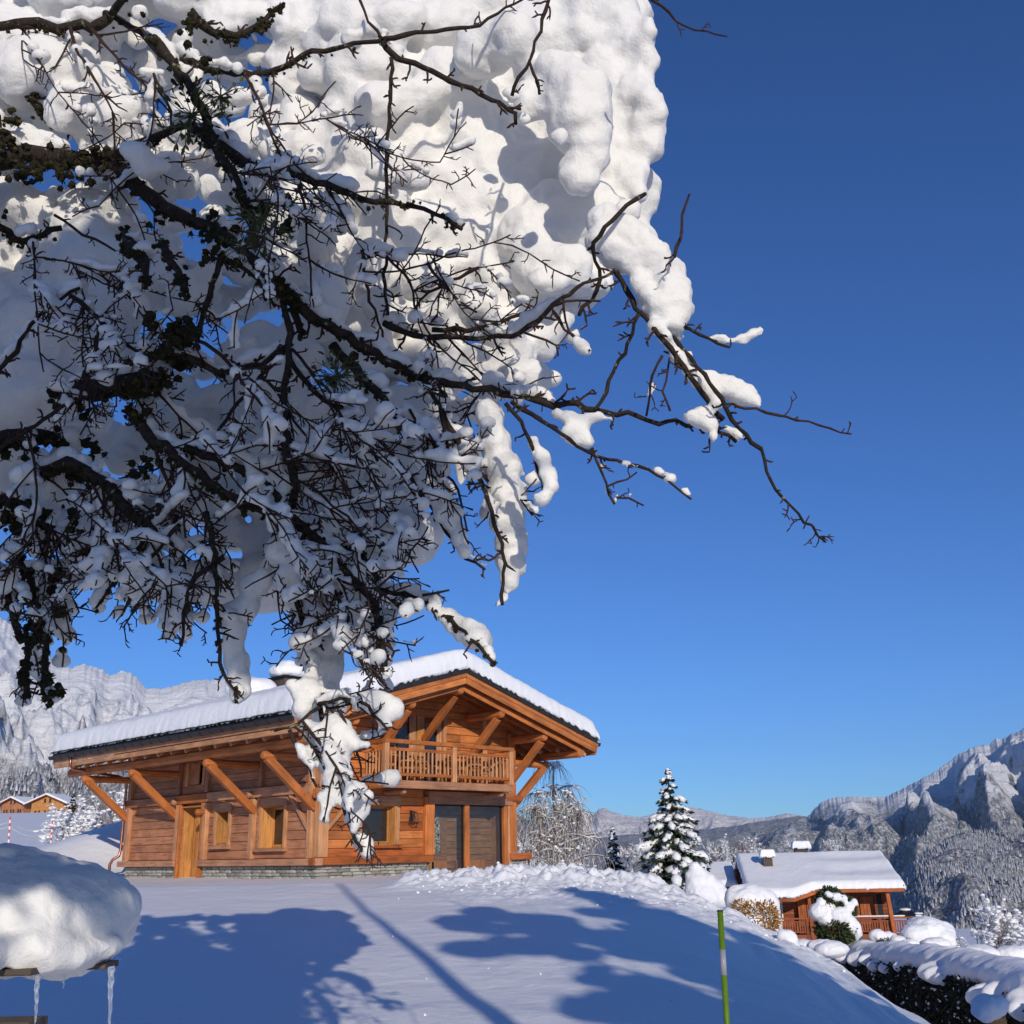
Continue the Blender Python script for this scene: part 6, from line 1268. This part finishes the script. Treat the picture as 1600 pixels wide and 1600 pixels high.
# larger sculpted masses, top right, and loads on single branches  (px x, y, rx, ry, distance)
BIG = [(190, 70, 60, 50, 4.75), (250, 110, 55, 55, 4.75), (300, 170, 50, 60, 4.75), (320, 220, 50, 50, 4.75), (350, 300, 50, 45, 4.8), (410, 330, 40, 40, 4.8), (110, 60, 50, 40, 4.7), (320, 90, 45, 40, 4.75), (490, 985, 32, 36, 4.15), (505, 1040, 34, 36, 4.15), (545, 985, 26, 30, 4.3), (560, 940, 30, 30, 4.3), (470, 930, 30, 36, 4.25), (400, 905, 30, 34, 4.25), (600, 1020, 12, 18, 4.1), (230, 850, 24, 26, 4.3), (300, 890, 24, 26, 4.3), (420, 840, 44, 36, 4.35), (350, 830, 40, 34, 4.35), (60, 900, 28, 34, 4.3), (280, 940, 14, 22, 4.2), (200, 905, 14, 24, 4.2), (715, 680, 34, 44, 4.2), (745, 640, 40, 30, 4.3), (690, 640, 36, 36, 4.3), (765, 600, 40, 26, 4.3), (730, 560, 50, 30, 4.4), (720, 740, 16, 30, 4.1), (660, 690, 24, 34, 4.3), (665, 560, 50, 36, 4.5), (640, 130, 70, 70, 4.4), (650, 230, 60, 60, 4.4), (600, 100, 60, 60, 4.45), (1000, 300, 22, 30, 4.3), (900, 260, 90, 100, 4.5), (840, 250, 80, 90, 4.5), (980, 330, 30, 26, 4.2), (970, 190, 60, 90, 4.4), (930, 40, 95, 90, 4.35), (985, 60, 50, 55, 4.3), (1000, 150, 42, 60, 4.3), (1005, 210, 36, 60, 4.3), (1018, 165, 26, 40, 4.25), (960, 130, 80, 90, 4.4), (850, 60, 90, 80, 4.4), (900, 170, 72, 95, 3.95), (925, 215, 46, 90, 3.98), (908, 270, 42, 62, 4.0), (880, 120, 50, 50, 4.0), (830, 160, 40, 50, 4.05),
 (960, 250, 60, 80, 4.35), (985, 270, 40, 50, 4.3), (880, 350, 85, 80, 4.35), (930, 330, 60, 60, 4.3), (850, 420, 55, 55, 4.3), (890, 420, 40, 45, 4.25), (820, 370, 60, 60, 4.3), (780, 300, 80, 90, 4.5), (730, 200, 70, 80, 4.4), (760, 240, 60, 80, 4.42), (700, 130, 70, 60, 4.3), (760, 80, 60, 60, 4.1), (680, 40, 80, 50, 4.3), (620, 30, 60, 50, 4.2), (540, 30, 60, 45, 4.2),
 (800, 60, 50, 60, 4.0), (780, 400, 60, 60, 4.5), (730, 340, 60, 60, 4.5), (1020, 205, 24, 30, 4.3), (1030, 150, 14, 22, 4.25), (1010, 100, 30, 40, 4.3), (960, 20, 60, 50, 4.3), (1015, 40, 18, 30, 4.25), (835, 115, 45, 40, 4.1), (818, 185, 22, 20, 3.95), (800, 150, 26, 22, 3.95), (875, 215, 16, 22, 3.75), (855, 440, 40, 26, 4.2),
 (60, 110, 90, 70, 4.2), (120, 170, 70, 60, 4.2), (180, 180, 60, 50, 4.2), (20, 60, 60, 45, 4.3), (240, 260, 40, 30, 3.95), (215, 235, 30, 20, 3.9), (80, 520, 110, 90, 4.3), (60, 600, 90, 60, 4.35), (180, 470, 80, 60, 4.35), (120, 420, 70, 60, 4.3), (290, 460, 40, 50, 4.3), (250, 420, 50, 60, 4.35), (70, 380, 90, 50, 4.6), (20, 320, 60, 30, 4.6), (140, 340, 60, 30, 4.7),
 (510, 460, 38, 60, 3.95), (500, 500, 34, 40, 3.95), (575, 420, 45, 60, 4.1), (590, 470, 36, 50, 4.05), (500, 380, 40, 50, 4.2), (480, 340, 34, 30, 4.1), (545, 450, 30, 40, 4.15), (395, 220, 35, 35, 4.0), (420, 235, 25, 30, 3.95), (480, 245, 34, 26, 4.0), (640, 280, 45, 30, 4.0), (600, 270, 40, 30, 4.05), (540, 160, 45, 30, 4.35), (560, 150, 22, 30, 4.3),
 (190, 572, 30, 13, 3.6), (150, 572, 26, 6, 3.62), (690, 450, 60, 40, 4.5), (740, 490, 60, 30, 4.5), (780, 460, 50, 30, 4.5), (560, 760, 70, 90, 4.8), (520, 820, 60, 80, 4.8), (590, 760, 36, 70, 4.75), (500, 700, 60, 60, 4.8), (560, 860, 36, 60, 4.75), (540, 640, 60, 60, 4.9), (400, 560, 60, 40, 4.7), (430, 660, 60, 60, 4.7), (360, 640, 50, 40, 4.7)]
LOADS = [[(1103, 527, 6), (1118, 527, 11), (1132, 531, 12), (1148, 533, 11), (1163, 530, 14), (1178, 522, 14), (1188, 517, 11)], [(945, 345, 34), (975, 365, 36), (1000, 380, 38), (1020, 405, 40), (1038, 430, 40), (1050, 455, 38), (1056, 480, 33), (1052, 503, 24), (1030, 480, 28)], [(985, 410, 28), (1000, 440, 22), (975, 460, 10), (1010, 460, 18)], [(960, 400, 30), (940, 375, 28)],
 [(1048, 540, 10), (1060, 558, 14), (1078, 576, 17), (1096, 594, 17), (1110, 612, 16), (1118, 630, 11)], [(1112, 592, 16), (1128, 600, 20), (1145, 608, 22), (1160, 614, 21), (1175, 624, 16), (1186, 634, 8)], [(1078, 650, 15), (1094, 652, 20), (1108, 662, 15), (1114, 682, 8), (1112, 690, 4)], [(1140, 700, 5), (1152, 710, 8)],
 [(900, 530, 8), (908, 539, 11), (918, 548, 7)], [(765, 650, 26), (772, 690, 32), (784, 730, 35), (792, 770, 33), (795, 810, 31), (800, 845, 28), (797, 880, 25), (795, 910, 18), (786, 935, 12), (776, 945, 6)], [(832, 690, 14), (845, 715, 18), (855, 740, 16), (858, 762, 12), (848, 780, 14), (835, 775, 8)], [(678, 780, 12), (692, 800, 17), (705, 815, 16), (716, 838, 15), (726, 860, 11), (738, 878, 5)],
 [(600, 922, 8), (622, 922, 10), (640, 930, 12), (652, 945, 8)], [(684, 930, 7), (688, 936, 5)], [(672, 950, 9), (690, 965, 12), (706, 978, 13), (722, 985, 17), (740, 992, 20), (756, 1004, 16), (764, 1020, 11), (768, 1036, 7)], [(920, 655, 14), (900, 662, 18), (905, 680, 22), (920, 688, 16), (890, 678, 14)], [(935, 652, 13), (955, 656, 10), (885, 650, 12), (868, 645, 10)], [(965, 722, 5), (980, 724, 8), (995, 728, 6)], [(958, 748, 6), (962, 752, 7)], [(1015, 580, 4), (1018, 604, 6), (1016, 616, 6)],
 [(362, 960, 20), (368, 985, 22), (366, 1010, 22), (370, 1035, 22), (372, 1058, 20), (376, 1078, 15), (370, 1090, 8)], [(395, 920, 24), (385, 950, 24), (410, 905, 18)], [(478, 940, 26), (490, 975, 32), (502, 1010, 34), (508, 1045, 32), (500, 1080, 32), (512, 1110, 30)], [(480, 1085, 24), (470, 1110, 18), (455, 1070, 12)], [(520, 1140, 28), (526, 1170, 24), (532, 1200, 16), (530, 1225, 10)], [(560, 1092, 12), (578, 1096, 18), (596, 1104, 22), (612, 1106, 18), (624, 1104, 9), (598, 1128, 12), (590, 1142, 6)],
 [(540, 1232, 10), (550, 1240, 16), (562, 1252, 16), (566, 1268, 14), (558, 1284, 13), (552, 1296, 11)], [(560, 1310, 10), (568, 1318, 13), (572, 1330, 10), (574, 1338, 5)], [(545, 1150, 14), (556, 1165, 9)], [(466, 1165, 9), (474, 1180, 11), (486, 1196, 8), (490, 1215, 6)],
 [(68, 935, 18), (80, 950, 22), (92, 965, 16), (98, 980, 8)], [(60, 975, 14), (72, 1000, 12)], [(50, 1045, 8), (66, 1062, 10), (78, 1080, 6)], [(95, 905, 18), (88, 935, 20), (100, 925, 14)], [(210, 880, 14), (196, 900, 12), (188, 930, 10)], [(188, 952, 9), (178, 960, 6)], [(300, 930, 12), (292, 960, 12), (290, 990, 10)], [(150, 930, 8), (148, 946, 7)], [(560, 960, 22), (575, 990, 18), (590, 1015, 12)], [(600, 1040, 8), (606, 1052, 8)], [(70, 760, 34), (60, 800, 30), (90, 740, 30)], [(110, 690, 26), (98, 720, 24), (112, 750, 18)], [(440, 860, 26), (470, 880, 26), (450, 900, 22)],
 [(330, 98, 12), (350, 100, 16), (372, 106, 12)], [(550, 60, 22), (580, 45, 22)], [(60, 230, 14), (45, 228, 10)], [(48, 356, 10), (30, 360, 10)]]
def prune(me, lim=1500):
    """drop loose crumbs of snow that no twig carries"""
    from mathutils.kdtree import KDTree
    n = len(me.vertices); E = np.empty(len(me.edges)*2, np.int32); me.edges.foreach_get('vertices', E); E = E.reshape(-1, 2); lab = np.arange(n)
    while True:
        m = np.minimum(lab[E[:, 0]], lab[E[:, 1]]); old = lab.copy(); np.minimum.at(lab, E[:, 0], m); np.minimum.at(lab, E[:, 1], m); np.minimum.at(lab, old[E[:, 0]], m); np.minimum.at(lab, old[E[:, 1]], m)
        for _ in range(3): lab = lab[lab]
        if (lab == old).all(): break
    P = np.empty(n*3); me.vertices.foreach_get('co', P); P = P.reshape(-1, 3); cnt = np.bincount(lab, minlength=n); cen = np.stack([np.bincount(lab, P[:, k], minlength=n) for k in range(3)], 1)
    TV = twig_verts[::2]; kd = KDTree(len(TV))
    for i, v in enumerate(TV): kd.insert(v, i)
    kd.balance(); bad = np.zeros(n, bool)
    for r in np.nonzero((cnt > 0) & (cnt < lim))[0]:
        c = cen[r]/cnt[r]; q = P[lab == r] if cnt[r] > 60 else None; s = .022 if q is None else max(.06, np.abs(q-c).max()*1.3)
        if kd.find(c)[2] > s: bad[r] = True
    kill = bad[lab]
    if kill.any():
        bm = bmesh.new(); bm.from_mesh(me); bm.verts.ensure_lookup_table(); bmesh.ops.delete(bm, geom=[bm.verts[i] for i in np.nonzero(kill)[0]], context='VERTS'); bm.to_mesh(me); bm.free()
    return me
for (x, y, rx, ry, Y) in BIG:
    k = Y/1621; masses.append((at(x, y, Y+min(rx, ry)*k*.5), (rx*k, min(rx, ry)*k*.8, ry*k)))
for ch in LOADS:
    Y = (3.45 if ch[0][0] > 780 else dep(*ch[0][:2]))
    for (x, y, r) in ch: k = Y/1621; sblobs.append((at(x, y, Y+r*k*.75), (r*k*1.03, r*k, r*k*1.03)))
me = remeshed(masses, .016, 3, 24, .045, 3.0, .015, 9); o = add_obj('snow', me, M['snow_tree'], tree_root, True, 'stuff'); o.location = -TO
me = prune(remeshed(sblobs, .0125, 2, 5, .016, 6.0, .007, 24))
o = add_obj('snow', me, M['snow_tree'], tree_root, True, 'stuff'); o.location = -TO
print('tree snow', len(me.vertices), 'twig verts', tw.n)
# mistletoe tufts
def mistletoe(x, y, size, label, n=26, seed=0):
    rs = np.random.default_rng(seed); Y = dep(x, y)-.12; c = at(x, y, Y); k = Y/1621; t = empty('mistletoe', c, 0, label, 'mistletoe', 'mistletoe tufts in the apple tree'); st, lf = MB(), MB()
    for i in range(n):
        d = rs.normal(0, 1, 3); d[1] *= .5; d[2] -= .3; d /= np.linalg.norm(d); p = np.zeros(3); P = [p]
        for j in range(3):
            d = d+rs.normal(0, .3, 3); d /= np.linalg.norm(d); p = p+d*size*k/3; P.append(p)
        st.tube(P, [.0028, .0022, .0020, .0016], 4)
        for j in (1, 2, 3):
            for s in (-1, 1):
                if rs.random() < .5 and j < 3: continue
                e = d+s*np.cross(d, rs.normal(0, 1, 3))*.7; e /= np.linalg.norm(e); nn_ = rs.normal(0, 1, 3); L = size*k*rs.uniform(.22, .36); w = L*.30; sd = np.cross(e, nn_); sd /= np.linalg.norm(sd)+1e-9; q = P[j]
                lf.add([q, q+e*L*.3+sd*w*.4, q+e*L*.7+sd*w*.5, q+e*L, q+e*L*.7-sd*w*.5, q+e*L*.3-sd*w*.4], [(0, 1, 2, 3), (0, 3, 4, 5)])
    st.build('stems', M['leaf_mist'], t); lf.build('leaves', M['leaf_mist'], t)
mistletoe(300, 180, 62, 'mistletoe tuft with paired oval leaves hanging near the top left of the tree', 34, 1); mistletoe(345, 150, 46, 'smaller mistletoe tuft just right of the top left one', 20, 2); mistletoe(410, 340, 55, 'dark mistletoe tuft left of the centre of the tree', 34, 3)
mistletoe(527, 590, 44, 'mistletoe ball silhouetted against a blue gap in the middle of the tree', 40, 4); mistletoe(385, 380, 40, 'small mistletoe clump below the dark one left of centre', 22, 5)
# ------------------------------------------------------------------ trees behind the camera that shade the snow
def shade_tree(name, X, Y, h, w, label, dens=240, lean=(0, 0), trunk_r=.22, crown0=.3, seed=1, blob=.5):
    rs = np.random.default_rng(seed); b = gz(X, Y); t = empty(name, (X, Y, b), 0, label, 'tree')
    mb = MB(); top = np.array([lean[0], lean[1], h]); P = [top*s+np.array([.15*math.sin(s*5), 0, 0]) for s in np.linspace(0, 1, 8)]; mb.tube(P, np.linspace(trunk_r, .05, 8), 10)
    tips = []
    if dens:
        for k in range(46):
            s = rs.uniform(crown0, .98); o = top*s; a = rs.uniform(0, 6.28); L = w*.5*math.sqrt(max(.05, 1-((s-crown0)/(1-crown0)-.35)**2/.6))*rs.uniform(.6, 1.1); d = np.array([math.cos(a), math.sin(a), .35]); Q = [o]
            for i in range(5): d = d+rs.normal(0, .15, 3); d /= np.linalg.norm(d); Q.append(Q[-1]+d*L/5)
            mb.tube(Q, np.linspace(.07, .02, 6), 5); tips += Q[1:]
    mb.build('trunk', M['bark'], t, True)
    if dens:
        V1, F1 = ico(2); sn = MB(); br = MB()
        for i in range(dens):
            q = tips[rs.integers(0, len(tips))]+rs.normal(0, .28, 3); rr = blob*rs.uniform(.35, 1); sn.add(V1*np.array([rr, rr, rr*.62])*(1+.12*rs.uniform(-1, 1, V1.shape))+q, F1)
            for j in range(5):
                d = rs.normal(0, 1, 3); br.tube([q, q+d*.25, q+d*.45+rs.normal(0, .1, 3)], [.018, .012, .006], 3)
        sn.build('snow', M['snow'], t, True, 'stuff'); br.build('twigs', M['twig'], t, False, 'stuff')
shade_tree('bare_tree', 3.25, -3, 12.0, 0, 'bare slim tree trunk behind the photographer, casting the long thin shadow on the lawn', dens=0, lean=(-.1, 0), trunk_r=.19)
shade_tree('snowy_tree', 7.7, -3.5, 11.0, 9.3, 'big snow-laden broadleaf tree behind the photographer to the right', dens=620, seed=4, blob=.58, trunk_r=.3, crown0=.12)
shade_tree('snowy_tree', 15.2, -3.0, 10.0, 7.5, 'second snow-laden tree far behind the photographer on the right', dens=600, seed=9, blob=.65, trunk_r=.3, crown0=.12)

def shade_canopy():
    """unseen second apple tree added behind the photographer; its snowy crown is shaped to keep the lower left branches in shade"""
    X, Y = -3.0, -2.9; b = gz(X, Y); t = empty('apple_tree', (X, Y, b), 0, 'unseen second apple tree added behind the photographer on the left, its snowy crown shaped to block the sun', 'tree'); o = np.array([X, Y, b]); rs = np.random.default_rng(21)
    mb = MB(); mb.tube([(0, 0, -.2), (.1, 0, 1.2), (.4, .1, 2.6), (1.0, .1, 4.2), (1.6, .1, 5.6)], [.24, .2, .17, .13, .09], 10)
    sn, tw2 = MB(), MB(); V1, F1 = ico(2)
    for (cx_, cy_, cz_, rx, ry, rz_, n, r0, r1) in ((-.02, -2.7, 4.15, 1.15, .9, 1.25, 330, .16, .34), (-1.9, -2.8, 4.0, 1.3, .9, 1.4, 190, .16, .36), (-3.6, -2.8, 3.6, 1.4, .9, 1.5, 120, .16, .36), (.85, -2.6, 3.45, .55, .5, .5, 90, .10, .22), (-.4, -2.7, 2.45, .9, .5, .45, 34, .08, .17), (-2.3, -2.7, 2.5, .9, .5, .5, 30, .1, .2), (1.15, -2.6, 4.2, .6, .5, .55, 26, .07, .15)):
        for k in range(max(5, n//22)):
            v = rs.normal(0, 1, 3); v /= np.linalg.norm(v); e = np.array([cx_, cy_, cz_])+v*np.array([rx, ry, rz_])*.9-o; s_ = np.array([.4+.9*rs.random(), .1, 2.6+2*rs.random()]); mid = (e+s_)/2+rs.normal(0, .15, 3); mb.tube([s_, mid, e], [.05, .035, .015], 6)
        for i in range(n):
            v = rs.normal(0, 1, 3); v = v/np.linalg.norm(v)*rs.random()**.4; q = np.array([cx_, cy_, cz_])+v*np.array([rx, ry, rz_])-o; rr = rs.uniform(r0, r1); sn.add(V1*np.array([rr*1.1, rr, rr*.7])+q, F1)
            for j in range(2):
                d = rs.normal(0, 1, 3); tw2.tube([q, q+d*.2, q+d*.35+rs.normal(0, .08, 3)], [.012, .008, .004], 3)
    mb.build('trunk', M['bark'], t, True); sn.build('snow', M['snow'], t, True, 'stuff'); tw2.build('twigs', M['twig'], t, False, 'stuff')
shade_canopy()
# ------------------------------------------------------------------ air
mb = MB(); mb.box((-17500, -3000, -620), (17500, 17500, 1700)); hz = mb.mesh('haze')
hm_ = bpy.data.materials.new('air'); hm_.use_nodes = True; nt = hm_.node_tree; nt.nodes.clear(); ou = nt.nodes.new('ShaderNodeOutputMaterial'); pv = nt.nodes.new('ShaderNodeVolumePrincipled')
pv.inputs['Density'].default_value = 2.0e-5; pv.inputs['Color'].default_value = (0.50, 0.72, 1.0, 1); nt.links.new(pv.outputs[0], ou.inputs['Volume']); hz.materials.append(hm_)
add_obj('haze', hz, None, None, False, 'stuff')
scene.render.resolution_x = 1024; scene.render.resolution_y = 1024
